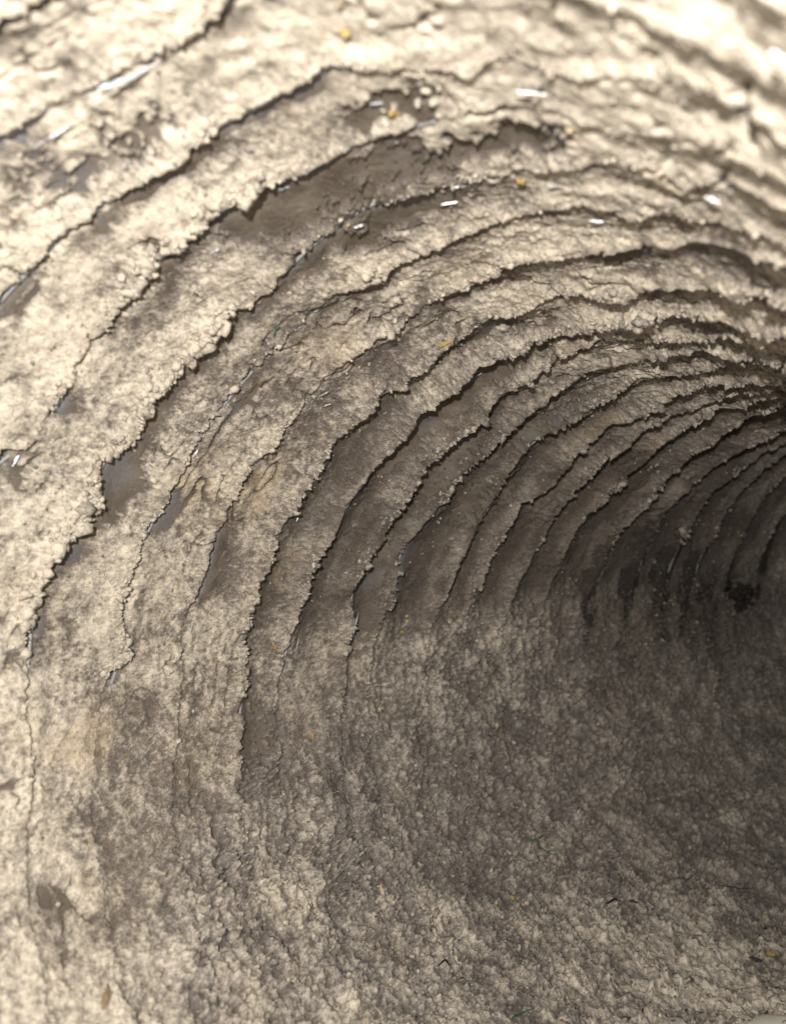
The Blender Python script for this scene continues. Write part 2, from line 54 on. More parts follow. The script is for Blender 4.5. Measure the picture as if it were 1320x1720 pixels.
AX = [[-0.55015,0.11989,0.3],[-0.52921,0.12625,0.35],[-0.50827,0.13262,0.4],[-0.48733,0.13898,0.45],[-0.46639,0.14535,0.5],[-0.44545,0.15171,0.55],[-0.42451,0.15807,0.6],[-0.40357,0.16444,0.65],[-0.38263,0.1708,0.7],[-0.36169,0.17716,0.75],[-0.34075,0.18353,0.8],[-0.31981,0.18989,0.85],[-0.29887,0.19626,0.9],[-0.27793,0.20262,0.95],[-0.25633,0.2094,1.0],[-0.23309,0.21719,1.05],[-0.20823,0.22593,1.1],[-0.18175,0.23553,1.15],[-0.15369,0.24594,1.2],[-0.12404,0.25708,1.25],[-0.09283,0.2689,1.3],[-0.06008,0.28131,1.35],[-0.0258,0.29426,1.4],[0.01,0.30768,1.45],[0.0473,0.32149,1.5],[0.08609,0.33564,1.55],[0.12634,0.35004,1.6],[0.16804,0.36464,1.65],[0.21118,0.37937,1.7],[0.25575,0.39416,1.75],[0.30171,0.40894,1.8],[0.34907,0.42364,1.85],[0.39781,0.4382,1.9],[0.4479,0.45254,1.95],[0.49933,0.46661,2.0],[0.55209,0.48033,2.05],[0.60617,0.49363,2.1],[0.66154,0.50645,2.15],[0.71819,0.51872,2.2],[0.7761,0.53037,2.25],[0.83526,0.54133,2.3],[0.89566,0.55154,2.35],[0.95728,0.56093,2.4],[1.02009,0.56943,2.45],[1.0841,0.57697,2.5],[1.14927,0.58349,2.55],[1.2156,0.58891,2.6],[1.28307,0.59317,2.65],[1.35167,0.5962,2.7],[1.42137,0.59794,2.75],[1.49216,0.59831,2.8],[1.56403,0.59725,2.85],[1.63697,0.59469,2.9],[1.71094,0.59056,2.95],[1.78595,0.5848,3.0],[1.86197,0.57733,3.05],[1.94469,0.57082,3.10582],[2.02743,0.56476,3.16165],[2.11019,0.55915,3.2175],[2.19297,0.554,3.27336],[2.27577,0.54929,3.32924],[2.35901,0.54504,3.38449],[2.44296,0.54124,3.43869],[2.52761,0.53789,3.49183],[2.61293,0.53499,3.5439],[2.69892,0.53255,3.59489],[2.78556,0.53056,3.64479],[2.87283,0.52902,3.69359],[2.96072,0.52793,3.74128],[3.04921,0.5273,3.78785],[3.13828,0.52712,3.83329],[3.22793,0.52712,3.87761],[3.31857,0.52712,3.91984],[3.41043,0.52712,3.95934],[3.50343,0.52712,3.99608],[3.5975,0.52712,4.03002],[3.69253,0.52712,4.06113],[3.78845,0.52712,4.08938],[3.88518,0.52712,4.11476],[3.98262,0.52712,4.13722],[4.08068,0.52712,4.15676],[4.17929,0.52712,4.17336],[4.27835,0.52712,4.187],[4.37778,0.52712,4.19767],[4.47748,0.52712,4.20537],[4.57737,0.52712,4.21007],[4.67734,0.52712,4.21224],[4.77734,0.52712,4.21216],[4.87731,0.52712,4.20984],[4.9772,0.52712,4.20527],[5.07697,0.52712,4.19847],[5.17656,0.52712,4.18942],[5.27592,0.52712,4.17815],[5.375,0.52712,4.16465],[5.47375,0.52712,4.14893],[5.57213,0.52712,4.131],[5.67008,0.52712,4.11086],[5.76755,0.52712,4.08853],[5.8645,0.52712,4.06402],[5.96088,0.52712,4.03734]]
NR = [[0.322,0.16012,0.9331],[0.322,0.16012,0.9331],[0.322,0.16012,0.9331],[0.322,0.16012,0.9331],[0.322,0.16012,0.9331],[0.322,0.16012,0.9331],[0.322,0.16012,0.9331],[0.322,0.16012,0.9331],[0.322,0.16012,0.9331],[0.322,0.16012,0.9331],[0.322,0.16012,0.9331],[0.322,0.16012,0.9331],[0.322,0.16012,0.9331],[0.322,0.16012,0.9331],[0.35071,0.17983,0.91906],[0.37772,0.1973,0.90465],[0.40313,0.21265,0.89009],[0.42702,0.22599,0.87555],[0.44951,0.23743,0.86114],[0.47069,0.24709,0.84699],[0.49068,0.25507,0.83317],[0.50956,0.26149,0.81974],[0.52743,0.26644,0.80674],[0.54437,0.27002,0.7942],[0.56047,0.2723,0.78213],[0.5758,0.27337,0.77053],[0.59043,0.27329,0.75941],[0.6044,0.27212,0.74876],[0.61779,0.26993,0.73857],[0.63062,0.26675,0.72881],[0.64294,0.26264,0.71947],[0.6548,0.25764,0.71054],[0.66621,0.25177,0.70198],[0.67721,0.24508,0.69378],[0.68781,0.23758,0.68591],[0.69804,0.22931,0.67835],[0.70791,0.22029,0.67108],[0.71742,0.21053,0.66406],[0.7266,0.20007,0.65729],[0.73543,0.18891,0.65073],[0.74393,0.17708,0.64437],[0.75209,0.16459,0.63817],[0.75992,0.15147,0.63213],[0.7674,0.13772,0.62621],[0.77453,0.12337,0.62039],[0.7813,0.10844,0.61466],[0.78771,0.09295,0.60899],[0.79374,0.07691,0.60337],[0.79939,0.06035,0.59778],[0.80463,0.0433,0.5922],[0.80946,0.02578,0.58661],[0.81387,0.00782,0.581],[0.81784,-0.01055,0.57535],[0.82136,-0.02931,0.56966],[0.82442,-0.04841,0.5639],[0.82701,-0.06783,0.55808],[0.82726,-0.06331,0.55824],[0.82749,-0.0588,0.5584],[0.8277,-0.05428,0.55854],[0.82789,-0.04976,0.55867],[0.82807,-0.04524,0.55879],[0.83526,-0.04072,0.54835],[0.8423,-0.0362,0.53779],[0.84919,-0.03167,0.52714],[0.85592,-0.02715,0.51639],[0.86251,-0.02263,0.50554],[0.86894,-0.0181,0.4946],[0.87521,-0.01358,0.48356],[0.88132,-0.00905,0.47244],[0.88727,-0.00453,0.46123],[0.89306,-0.0,0.44993],[0.8987,-0.0,0.43856],[0.91142,-0.0,0.41148],[0.92332,-0.0,0.38403],[0.9344,-0.0,0.35624],[0.94464,-0.0,0.32812],[0.95403,-0.0,0.29972],[0.96257,-0.0,0.27104],[0.97024,-0.0,0.24213],[0.97705,-0.0,0.21299],[0.98299,-0.0,0.18367],[0.98804,-0.0,0.15418],[0.99221,-0.0,0.12455],[0.9955,-0.0,0.09481],[0.99789,-0.0,0.06499],[0.99938,-0.0,0.03511],[0.99992,-0.0,0.01268],[0.99995,-0.0,-0.00976],[0.99948,-0.0,-0.0322],[0.99851,-0.0,-0.05462],[0.99703,-0.0,-0.07701],[0.99505,-0.0,-0.09936],[0.99257,-0.0,-0.12166],[0.98959,-0.0,-0.1439],[0.98611,-0.0,-0.16607],[0.98214,-0.0,-0.18815],[0.97767,-0.0,-0.21014],[0.97271,-0.0,-0.23203],[0.96726,-0.0,-0.2538],[0.96132,-0.0,-0.27544]]
# patches: angle, fold coordinate, half sizes, change of thickness, of paleness, of tan
BLOBS = [[4.878, 1.18, 0.1, 0.025, -0.02, -0.5, 0], [4.656, 1.284, 0.172, 0.038, -0.022, -0.6, 0], [4.503, 1.256, 0.086, 0.031, -0.022, -0.6, 0], [5.092, 1.272, 0.119, 0.034, -0.022, -0.6, 0], [4.948, 1.28, 0.146, 0.034, -0.012, -0.5, 0], [4.739, 1.388, 0.182, 0.029, -0.016, -0.5, 0.1], [4.581, 1.392, 0.141, 0.025, -0.016, -0.5, 0.1], [4.708, 1.788, 0.117, 0.036, -0.024, -0.5, 0], [4.533, 1.8, 0.049, 0.017, -0.02, 0, 0], [4.599, 1.936, 0.154, 0.038, -0.02, -0.4, 0], [4.363, 1.944, 0.128, 0.046, -0.016, -0.4, 0], [4.119, 2.096, 0.163, 0.047, -0.016, -0.4, 0], [4.18, 1.928, 0.13, 0.044, -0.016, -0.4, 0], [4.019, 2.284, 0.15, 0.05, -0.016, -0.4, 0], [3.696, 1.396, 0.1, 0.03, -0.03, -0.5, 0], [3.923, 1.4, 0.053, 0.022, -0.03, -0.4, 0], [4.424, 2.224, 0.163, 0.03, -0.014, -0.3, 0], [3.556, 2.056, 0.182, 0.035, -0.026, -0.4, 0], [3.041, 1.824, 0.189, 0.037, -0.011, -0.6, 0], [2.692, 1.732, 0.117, 0.033, -0.014, -0.3, 0], [2.635, 1.972, 0.13, 0.058, -0.01, -0.2, 0], [3.43, 2.82, 0.334, 0.03, -0.02, -0.7, 0], [3.307, 2.972, 0.351, 0.032, -0.02, -0.7, 0], [3.203, 3.128, 0.364, 0.047, -0.02, -0.7, 0], [3.12, 3.268, 0.338, 0.044, -0.02, -0.7, 0], [2.954, 3.384, 0.305, 0.041, -0.02, -0.7, 0], [4.333, 1.168, 0.095, 0.035, 0.006, 0.3, 0], [4.363, 1.324, 0.092, 0.049, 0.008, 0.3, 0], [3.997, 1.212, 0.086, 0.052, 0.006, 0.2, 0.1], [3.757, 1.544, 0.08, 0.048, 0.004, 0.2, 0.4], [3.87, 1.68, 0.107, 0.043, 0.004, 0.2, 0.6], [3.617, 1.788, 0.091, 0.027, 0.004, 0.1, 0.7], [4.433, 1.816, 0.091, 0.035, 0.006, 0.45, 0], [4.315, 1.92, 0.072, 0.029, 0.005, 0.35, 0], [5.092, 1.972, 0.05, 0.029, 0.008, 0.3, 0.2], [4.577, 1.464, 0.099, 0.041, 0.006, 0.3, 0], [4.656, 1.536, 0.101, 0.044, 0.006, 0.3, 0], [5.507, 1.184, 0.057, 0.048, 0.008, 0.2, 0], [5.393, 1.332, 0.039, 0.037, 0.008, 0.1, 0.4], [3.382, 1.36, 0.122, 0.04, 0.006, 0.2, 0.1], [2.566, 1.816, 0.101, 0.065, 0.004, 0.3, 0.1], [3.028, 1.464, 0.077, 0.042, 0.006, 0.1, 0.5], [4.355, 1.58, 0.09, 0.058, 0.002, 0.1, 0.3], [4.455, 2.368, 0.12, 0.031, 0, 0.1, 0.35], [4.39, 2.62, 0.154, 0.03, 0, 0.1, 0.3], [4.433, 1.076, 0.074, 0.022, -0.01, -0.35, 0], [4.219, 1.04, 0.096, 0.02, -0.006, -0.3, 0.1], [5.541, 1.08, 0.017, 0.059, -0.02, -0.5, 0], [4.704, 1.332, 0.088, 0.048, 0, -0.2, 0.1], [3.36, 3.06, 0.494, 0.286, 0, -0.8, 0], [3.233, 3.324, 0.414, 0.26, 0, -0.5, 0], [3.848, 2.704, 0.261, 0.122, 0, -0.35, 0], [3.814, 2.468, 0.162, 0.121, 0, -0.2, 0], [1.671, 2.568, 0.305, 0.136, 0.003, 0.4, 0], [2.007, 2.388, 0.229, 0.086, 0, 0.2, 0], [2.217, 2.12, 0.215, 0.075, 0, 0.25, 0], [2.518, 1.428, 0.263, 0.086, 0, 0.15, 0], [4.669, 1.3, 0.289, 0.069, 0, -0.6, 0.05], [5.027, 1.28, 0.233, 0.051, 0, -0.55, 0], [4.883, 1.296, 0.274, 0.049, 0, -0.25, 0.1], [4.638, 1.404, 0.251, 0.046, 0, -0.55, 0.1], [4.342, 1.492, 0.19, 0.053, 0, -0.4, 0.1], [5.109, 1.38, 0.162, 0.037, 0, -0.2, 0], [3.146, 3.54, 0.216, 0.18, 0, -0.6, 0], [2.976, 3.46, 0.277, 0.176, 0, -0.4, 0]]
PITV = (3.137, 3.524, 0.107, 0.051)  # shallow pit; dark patches and clumps around it paint its shade

PIT = PITV
TAU = np.array(TAU); AX = np.array(AX); NR = np.array(NR)
def frame(t):
    c = np.stack([np.interp(t, TAU, AX[:, i]) for i in range(3)], -1)
    n = np.stack([np.interp(t, TAU, NR[:, i]) for i in range(3)], -1)
    n /= np.linalg.norm(n, axis=-1, keepdims=True)
    u = np.array([1., 0, 0]) - n*n[..., :1]
    u /= np.linalg.norm(u, axis=-1, keepdims=True)
    return c, u, np.cross(n, u), n
_ft = np.linspace(TAU[0], TAU[-1], 4000)
_fc, _fu, _fv, _fn = frame(_ft)
def wall(th, ta, h):           # point at angle th, fold coordinate ta, height h above the bare wall
    sh = ta.shape; x = ta.ravel()
    i = (x-_ft[0])/(_ft[1]-_ft[0])
    i = np.clip(i, 0, len(_ft)-1.001); a = i.astype(int); f = (i-a)[:, None]
    c = _fc[a]*(1-f)+_fc[a+1]*f; u = _fu[a]*(1-f)+_fu[a+1]*f; v = _fv[a]*(1-f)+_fv[a+1]*f
    r = (1-h.ravel())[:, None]; t = th.ravel()[:, None]
    return (c + r*(np.cos(t)*u + np.sin(t)*v)).reshape(sh+(3,))

# ------------------------------------------------------------------ noise
def _hash(ix, iy, iz, seed):
    h = (ix.astype(np.uint32)*np.uint32(374761393) + iy.astype(np.uint32)*np.uint32(668265263)
         + iz.astype(np.uint32)*np.uint32(2147483647) + np.uint32(seed*362437+17))
    h = (h ^ (h >> np.uint32(13)))*np.uint32(1274126177)
    h = (h ^ (h >> np.uint32(15)))*np.uint32(2246822519)
    return (h ^ (h >> np.uint32(16))).astype(np.float32)*np.float32(1/4294967296.0)
def vnoise(p, seed=0):         # value noise in -1..1
    p = np.asarray(p, np.float32)
    fl = np.floor(p); i = fl.astype(np.int64); f = p-fl
    f = f*f*f*(f*(f*6-15)+10)
    o = 0
    for dx in (0, 1):
        wx = f[..., 0] if dx else 1-f[..., 0]
        for dy in (0, 1):
            wy = f[..., 1] if dy else 1-f[..., 1]
            for dz in (0, 1):
                wz = f[..., 2] if dz else 1-f[..., 2]
                o = o + wx*wy*wz*_hash(i[..., 0]+dx, i[..., 1]+dy, i[..., 2]+dz, seed)
    return o*2-1
def fbm(p, oct=3, seed=0, gain=.5):
    o = 0; a = 1; s = 0
    for k in range(oct):
        o = o + a*vnoise(p*(2.03**k)+k*7.3, seed+k*13); s += a; a *= gain
    return o/s
def worley(x, y, seed=0):      # distance to the nearest cell point of a 2D cell pattern, and that cell's random number
    fx = np.floor(x); fy = np.floor(y); ix = fx.astype(np.int64); iy = fy.astype(np.int64)
    f1 = np.full(x.shape, 9., np.float32); f2 = np.zeros_like(f1)
    z = np.zeros_like(ix)
    for dx in (-1, 0, 1):
        for dy in (-1, 0, 1):
            jx = _hash(ix+dx, iy+dy, z, seed); jy = _hash(ix+dx, iy+dy, z+1, seed)
            d = np.hypot(fx+dx+jx-x, fy+dy+jy-y).astype(np.float32)
            c = d < f1; f2 = np.where(c, _hash(ix+dx, iy+dy, z+2, seed), f2); f1 = np.where(c, d, f1)
    return f1, f2
def sst(a, b, x):
    t = np.clip((x-a)/(b-a), 0, 1); return t*t*(3-2*t)
def n1(x, seed):               # 1D noise along a fold
    x = np.asarray(x, float); z = np.zeros_like(x)
    return vnoise(np.stack([x, z+.37, z+seed*1.71], -1), seed)

# angles of the columns: dense where the photograph looks
TH = np.radians(np.concatenate([np.arange(0, 70, 1.6), np.arange(70, 110, .40), np.arange(110, 200, .26), np.arange(200, 290, .215),
                                np.arange(290, 335, .29), np.arange(335, 360.01, 1.6)]))
NC = len(TH)
dg = np.degrees(TH)

# folds: where the crust breaks along each wire
ring_tau = []; ring_str = []
base_tau = [np.median([b for a, b in r]) for r in RINGS]
before = [.74]
after = [3.30, 3.45, 3.61, 3.78, 3.96, 4.16, 4.4, 4.7, 5.05, 5.4]
plan = [(t, None) for t in before] + list(zip(base_tau, RINGS)) + [(t, None) for t in after]
for k, (bt, r) in enumerate(plan):
    wob = .010*n1(TH*2.2, 50+k) + .007*n1(TH*7, 90+k)
    z = bt + wob; s = np.full(NC, .25) if r is None else np.full(NC, .35)
    if r is not None:
        a = np.array(r); tt = np.interp(TH, a[:, 0], a[:, 1])
        inside = sst(a[0, 0]-.12, a[0, 0]+.02, TH)*(1-sst(a[-1, 0]-.02, a[-1, 0]+.12, TH))
        # a smooth carry-on past the traced ends
        z0 = bt + wob + (a[0, 1]-bt)*np.exp(-np.abs(TH-a[0, 0])/.5)
        z1 = bt + wob + (a[-1, 1]-bt)*np.exp(-np.abs(TH-a[-1, 0])/.5)
        out = np.where(TH < a[:, 0].mean(), z0, z1)
        z = tt*inside + out*(1-inside)
        s = s*(1-inside) + inside*1.0
    jg = .25+1.1*np.clip(n1(TH*5, 120+k)+.3, 0, 1.2)
    z = z + jg*(.0055*n1(TH*22, 130+k) + .0055*n1(TH*55, 170+k) + .0045*n1(TH*110, 210+k) + .0025*n1(TH*210, 211+k))
    if bt < 1.7: s = s*(.15+.85*sst(178, 205, dg+14*n1(TH*9, 252+k)))
    s = s*np.clip(.66 + 1.15*n1(TH*4.5, 250+k) + .7*n1(TH*13, 251+k), 0, 1.1)
    # the lint bed on the floor buries the folds
    fb = np.interp(bt, [.3, 1.2, 1.5, 1.8, 2.1, 2.35, 2.7, 3.0, 3.5, 4.5], [122, 130, 144, 160, 180, 200, 192, 184, 180, 180])
    s = s*np.maximum(sst(fb-8, fb+14, dg), sst(40, 15, dg)*.6)
    ring_tau.append(z); ring_str.append(np.clip(s, 0, 1.1))
for k in range(1, len(plan)):
    ring_tau[k] = np.maximum(ring_tau[k], ring_tau[k-1]+.035)
ring_tau = np.array(ring_tau); ring_str = np.array(ring_str); NB = len(plan)-1

# the widest breaks: crust lifted clear of the wall (fold number, from angle, to angle, extra lift)
LIFT = [(5, 188, 246, .011), (4, 236, 262, .007), (9, 283, 322, .010), (8, 286, 320, .004), (14, 285, 322, .012), (11, 278, 318, .006), (13, 262, 300, .005), (10, 236, 262, .006), (9, 236, 262, .006), (7, 268, 300, .004)]
lift = np.zeros((len(plan), NC))
for k, d0, d1, v in LIFT:
    w = sst(d0-4, d0+4, dg)*sst(d1+4, d1-4, dg)*np.clip(.75+.8*n1(TH*14, 600+k)+.3*n1(TH*50, 620+k), .1, 1.5)
    lift[k] += v*w; ring_str[k] = np.maximum(ring_str[k], np.clip(w, 0, 1))

def floor_mask(th, ta, p):
    fb = np.interp(ta, [.3, 1.2, 1.5, 1.8, 2.1, 2.35, 2.7, 3.0, 3.5, 4.5], [122, 130, 144, 160, 180, 200, 192, 184, 180, 180])
    d = np.degrees(th) + 9*vnoise(p*4.0, 3) + 6*vnoise(p*11.0, 4)
    return sst(fb+16, fb-16, d)*sst(18, 45, np.degrees(th))

def amp(ta, th, fl):           # depth of the folds
    d = np.degrees(th); q = sst(185, 205, d)*sst(285, 245, d)
    a = .007 + .012*sst(1.4, 1.9, ta) + .036*q*sst(1.5, 1.9, ta) - .012*sst(3.0, 3.5, ta)
    return a*(1-.55*fl)

# ------------------------------------------------------------------ materials
def mat(name):
    m = bpy.data.materials.new(name); m.use_nodes = True
    nt = m.node_tree; return m, nt, nt.nodes["Principled BSDF"]
def node(nt, typ, **kw):
    n = nt.nodes.new(typ)
    for k, v in kw.items():
        if k.startswith('i_'):
            key = k[2:]; key = int(key) if key.isdigit() else key.replace('_', ' ')
            n.inputs[key].default_value = v
        else: setattr(n, k, v)
    return n
def ramp(nt, src, p0, c0, p1, c1):
    r = nt.nodes.new('ShaderNodeValToRGB'); e = r.color_ramp.elements
    e[0].position = p0; e[0].color = c0; e[1].position = p1; e[1].color = c1
    nt.links.new(src, r.inputs[0]); return r
def g(v): return (v, v, v, 1)
def mixc(nt, fac, a, b, blend='MIX'):
    m = nt.nodes.new('ShaderNodeMix'); m.data_type = 'RGBA'; m.blend_type = blend
    for s, x in ((m.inputs[0], fac), (m.inputs[6], a), (m.inputs[7], b)):
        if hasattr(x, 'links'): nt.links.new(x, s)
        else: s.default_value = x
    return m.outputs[2]
def mathn(nt, op, a, b=0.0, c=None):
    m = nt.nodes.new('ShaderNodeMath'); m.operation = op
    for i, x in enumerate((a, b) if c is None else (a, b, c)):
        if hasattr(x, 'links'): nt.links.new(x, m.inputs[i])
        else: m.inputs[i].default_value = x
    return m.outputs[0]
def tex(nt, scale, detail=3.0, rough=.55, kind='NOISE', co=None, dist=0.0):
    if kind == 'NOISE':
        n = node(nt, 'ShaderNodeTexNoise'); n.inputs['Detail'].default_value = detail
        n.inputs['Roughness'].default_value = rough; n.inputs['Distortion'].default_value = dist
    else:
        n = node(nt, 'ShaderNodeTexVoronoi'); n.feature = 'F1'
    n.inputs['Scale'].default_value = scale
    nt.links.new(co, n.inputs['Vector']); return n

def lint_material():
    m, nt, b = mat("lint_dust")
    L = nt.links
    co = node(nt, 'ShaderNodeTexCoord').outputs['Object']
    at = lambda nm: node(nt, 'ShaderNodeAttribute', attribute_name=nm).outputs['Fac']
    cream, tan, dirt_shade = at('cream'), at('tan'), at('dirt_shade')
    mott = at('mott')
    n_fine = tex(nt, 1500, 3, .65, co=co).outputs['Fac']
    n_grain = tex(nt, 3500, 2, .7, co=co).outputs['Fac']
    f = mathn(nt, 'ADD', cream, mathn(nt, 'MULTIPLY', mathn(nt, 'SUBTRACT', n_fine, .5), 1.7))
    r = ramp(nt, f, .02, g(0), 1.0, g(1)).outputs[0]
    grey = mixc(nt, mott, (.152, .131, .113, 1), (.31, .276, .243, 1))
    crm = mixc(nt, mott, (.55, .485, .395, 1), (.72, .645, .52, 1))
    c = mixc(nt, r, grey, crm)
    c = mixc(nt, mathn(nt, 'MULTIPLY', tan, .7), c, (.47, .36, .22, 1))
    c = mixc(nt, mathn(nt, 'MULTIPLY', dirt_shade, .85), c, (.080, .064, .051, 1))
    sp = ramp(nt, n_grain, .32, g(.42), .68, g(1.42)).outputs[0]
    c = mixc(nt, mathn(nt, 'SUBTRACT', 1.0, mathn(nt, 'MULTIPLY', r, .65)), c, sp, 'MULTIPLY')
    L.new(c, b.inputs['Base Color'])
    b.inputs['Roughness'].default_value = .95
    b.inputs['Specular IOR Level'].default_value = .12
    b.inputs['Sheen Weight'].default_value = .08
    h = n_fine
    bu = node(nt, 'ShaderNodeBump', i_Strength=.7, i_Distance=.00045); L.new(h, bu.inputs['Height'])
    bu2 = node(nt, 'ShaderNodeBump', i_Strength=.65, i_Distance=.0002); L.new(n_grain, bu2.inputs['Height'])
    L.new(bu.outputs[0], bu2.inputs['Normal']); L.new(bu2.outputs[0], b.inputs['Normal'])
    return m
def film_material():
    m, nt, b = mat("dusty_plastic_film")
    L = nt.links; co = node(nt, 'ShaderNodeTexCoord').outputs['Object']
    n1_ = tex(nt, 160, 5, .6, co=co).outputs['Fac']; n2 = tex(nt, 1800, 4, .7, co=co).outputs['Fac']
    deep_dark = node(nt, 'ShaderNodeAttribute', attribute_name='deep_dark').outputs['Fac']
    blue = node(nt, 'ShaderNodeAttribute', attribute_name='clean').outputs['Fac']
    dust = mixc(nt, ramp(nt, n2, .3, g(0), .75, g(1)).outputs[0], (.068, .054, .042, 1), (.155, .127, .098, 1))
    dust = mixc(nt, ramp(nt, n1_, .4, g(0), .7, g(.6)).outputs[0], dust, (.24, .205, .16, 1))
    c = mixc(nt, blue, dust, mixc(nt, n2, (.11, .111, .12, 1), (.19, .19, .20, 1)))
    c = mixc(nt, mathn(nt, 'MULTIPLY', deep_dark, .75), c, (.030, .025, .021, 1))
    L.new(c, b.inputs['Base Color'])
    rr = mathn(nt, 'SUBTRACT', .78, mathn(nt, 'MULTIPLY', blue, .45)); L.new(rr, b.inputs['Roughness'])
    b.inputs['Specular IOR Level'].default_value = .35
    cr = tex(nt, 230, 3, .5, co=co, dist=.8).outputs['Fac']
    bu = node(nt, 'ShaderNodeBump', i_Strength=.5, i_Distance=.0012); L.new(cr, bu.inputs['Height'])
    bu2 = node(nt, 'ShaderNodeBump', i_Strength=.5, i_Distance=.00025); L.new(n2, bu2.inputs['Height'])
    L.new(bu.outputs[0], bu2.inputs['Normal']); L.new(bu2.outputs[0], b.inputs['Normal'])
    return m
def plain(name, col, rough=.6, spec=.4, var=.25, scale=900, bump=.3, metal=0):
    m, nt, b = mat(name); co = node(nt, 'ShaderNodeTexCoord').outputs['Object']
    n = tex(nt, scale, 4, .6, co=co).outputs['Fac']
    c0 = tuple(x*(1-var) for x in col)+(1,); c1 = tuple(min(1, x*(1+var)) for x in col)+(1,)
    nt.links.new(mixc(nt, n, c0, c1), b.inputs['Base Color'])
    b.inputs['Roughness'].default_value = rough; b.inputs['Specular IOR Level'].default_value = spec
    b.inputs['Metallic'].default_value = metal
    bu = node(nt, 'ShaderNodeBump', i_Strength=bump, i_Distance=.0003); nt.links.new(n, bu.inputs['Height'])
    nt.links.new(bu.outputs[0], b.inputs['Normal'])
    return m
M_LINT = lint_material(); M_FILM = film_material()
M_WIRE = plain("plastic_coated_wire", (.30, .30, .30), .3, .5)
M_CLEAR = plain("torn_clear_plastic", (.36, .36, .38), .26, .7, .2, 700, .5)
M_YEL = plain("ochre_crumb", (.40, .28, .10), .8, .2, .35, 1800)
M_PALE = plain("pale_crumb", (.52, .44, .29), .8, .2, .3, 1800)
M_BROWN = plain("brown_crumb", (.17, .11, .055), .8, .2, .4, 1800)
M_GREEN = plain("green_thread", (.03, .13, .085), .7, .2, .3, 1500)
M_DARK = plain("dark_fibre", (.022, .018, .015), .6, .3, .4, 1500)
M_SLATE = plain("slate_flake", (.06, .06, .068), .7, .3, .3, 1500)
M_PAPER = plain("cream_paper", (.80, .77, .66), .9, .2, .06, 500)
M_SLEEVE = plain("outer_sleeve", (.55, .55, .56), .45, .4, .1, 200)

# ------------------------------------------------------------------ mesh helpers
COL = scene.collection
def mesh_obj(name, verts, faces, material, parent=None, smooth=True, attrs=None):
    me = bpy.data.meshes.new(name)
    verts = np.ascontiguousarray(verts, np.float32).reshape(-1, 3); faces = np.ascontiguousarray(faces, np.int32)
    nf, w = faces.shape
    me.vertices.add(len(verts)); me.vertices.foreach_set('co', verts.ravel())
    me.loops.add(nf*w); me.loops.foreach_set('vertex_index', faces.ravel())
    me.polygons.add(nf)
    me.polygons.foreach_set('loop_start', np.arange(0, nf*w, w, dtype=np.int32))
    me.polygons.foreach_set('loop_total', np.full(nf, w, dtype=np.int32)); me.polygons.foreach_set('use_smooth', np.full(nf, smooth, dtype=bool))
    me.update(calc_edges=True)
    for k, v in (attrs or {}).items():
        a = me.attributes.new(k, 'FLOAT', 'POINT'); a.data.foreach_set('value', np.ascontiguousarray(v, np.float32).ravel())
    me.materials.append(material)
    o = bpy.data.objects.new(name, me); COL.objects.link(o)
    if parent: o.parent = parent
    return o
def grid_faces(r, c):
    i = np.arange(r*c, dtype=np.int32).reshape(r, c)
    return np.stack([i[:-1, :-1], i[1:, :-1], i[1:, 1:], i[:-1, 1:]], -1).reshape(-1, 4)
def empty(name, label, cat, group=None):
    e = bpy.data.objects.new(name, None); e.empty_display_size = .01; COL.objects.link(e)
    e['label'] = label; e['category'] = cat
    if group: e['group'] = group
    return e
def tag(o, label, cat, group=None):
    o['label'] = label; o['category'] = cat
    if group: o['group'] = group
    return o

# ------------------------------------------------------------------ flexible duct: film wall, wires, sleeve end
duct = empty('flexible_duct', 'grey plastic film duct with spiral wire folds, seen from inside its mouth', 'duct')
lining = empty('lint_crust', 'thick cracked crust of cream and grey lint dust lining the duct wall', 'lint')

def blobs(th, ta, which, wrp=None):
    o = np.zeros(th.shape, np.float32)
    if wrp is not None: th = th+wrp[0]; ta = ta+wrp[1]
    for (bt, ba, rt, ra, dt, dc, tn) in BLOBS:
        v = (dt, dc, tn)[which]
        if v == 0: continue
        m = (np.abs(th-bt) < 2.4*rt) & (np.abs(ta-ba) < 2.4*ra)
        if not m.any(): continue
        d = ((th[m]-bt)/rt)**2 + ((ta[m]-ba)/ra)**2
        o[m] += v*np.exp(-d*d*.8)
    return o

def film_h(th, ta, t, p, fl, s0=0.0):
    r = np.abs(2*t-1)**1.6
    r = np.where(t < .5, r*(1-.25*np.exp(-((t-.08)/.05)**2)), r)
    pit = np.exp(-(((th-PIT[0])/PIT[2])**2 + ((ta-PIT[1])/PIT[3])**2)**2)
    tr = s0*(.030*np.exp(-((t-.07)/.055)**2))*(1-fl)
    return amp(ta, th, fl)*r - tr - .10*pit + .004*vnoise(p*9.0, 21) + .0016*vnoise(p*26.0, 22) - .012

# film: one continuous sheet
fi = np.unique(np.concatenate([np.arange(0, NC, 4), [NC-1]])); FT = TH[fi]
rows_t = []; rows_th = []; rows_tt = []
tt_f = np.array([0, .025, .06, .1, .15, .2, .28, .36, .45, .55, .65, .75, .85, .93, .975])
for k in range(NB):
    z0 = ring_tau[k][fi]; z1 = ring_tau[k+1][fi]
    for t in tt_f:
        rows_t.append(z0+(z1-z0)*t); rows_tt.append(np.full(len(fi), t))
rows_t.append(ring_tau[NB][fi]); rows_tt.append(np.full(len(fi), 1.0))
ta = np.array(rows_t); t_ = np.array(rows_tt); th = np.broadcast_to(FT, ta.shape)
p0 = wall(th, ta, np.zeros_like(ta)); fl = floor_mask(th, ta, p0)
s0f = np.array([ring_str[k][fi] for k in range(NB) for t in tt_f]+[ring_str[NB][fi]])
hf = film_h(th, ta, t_, p0, fl, s0f)
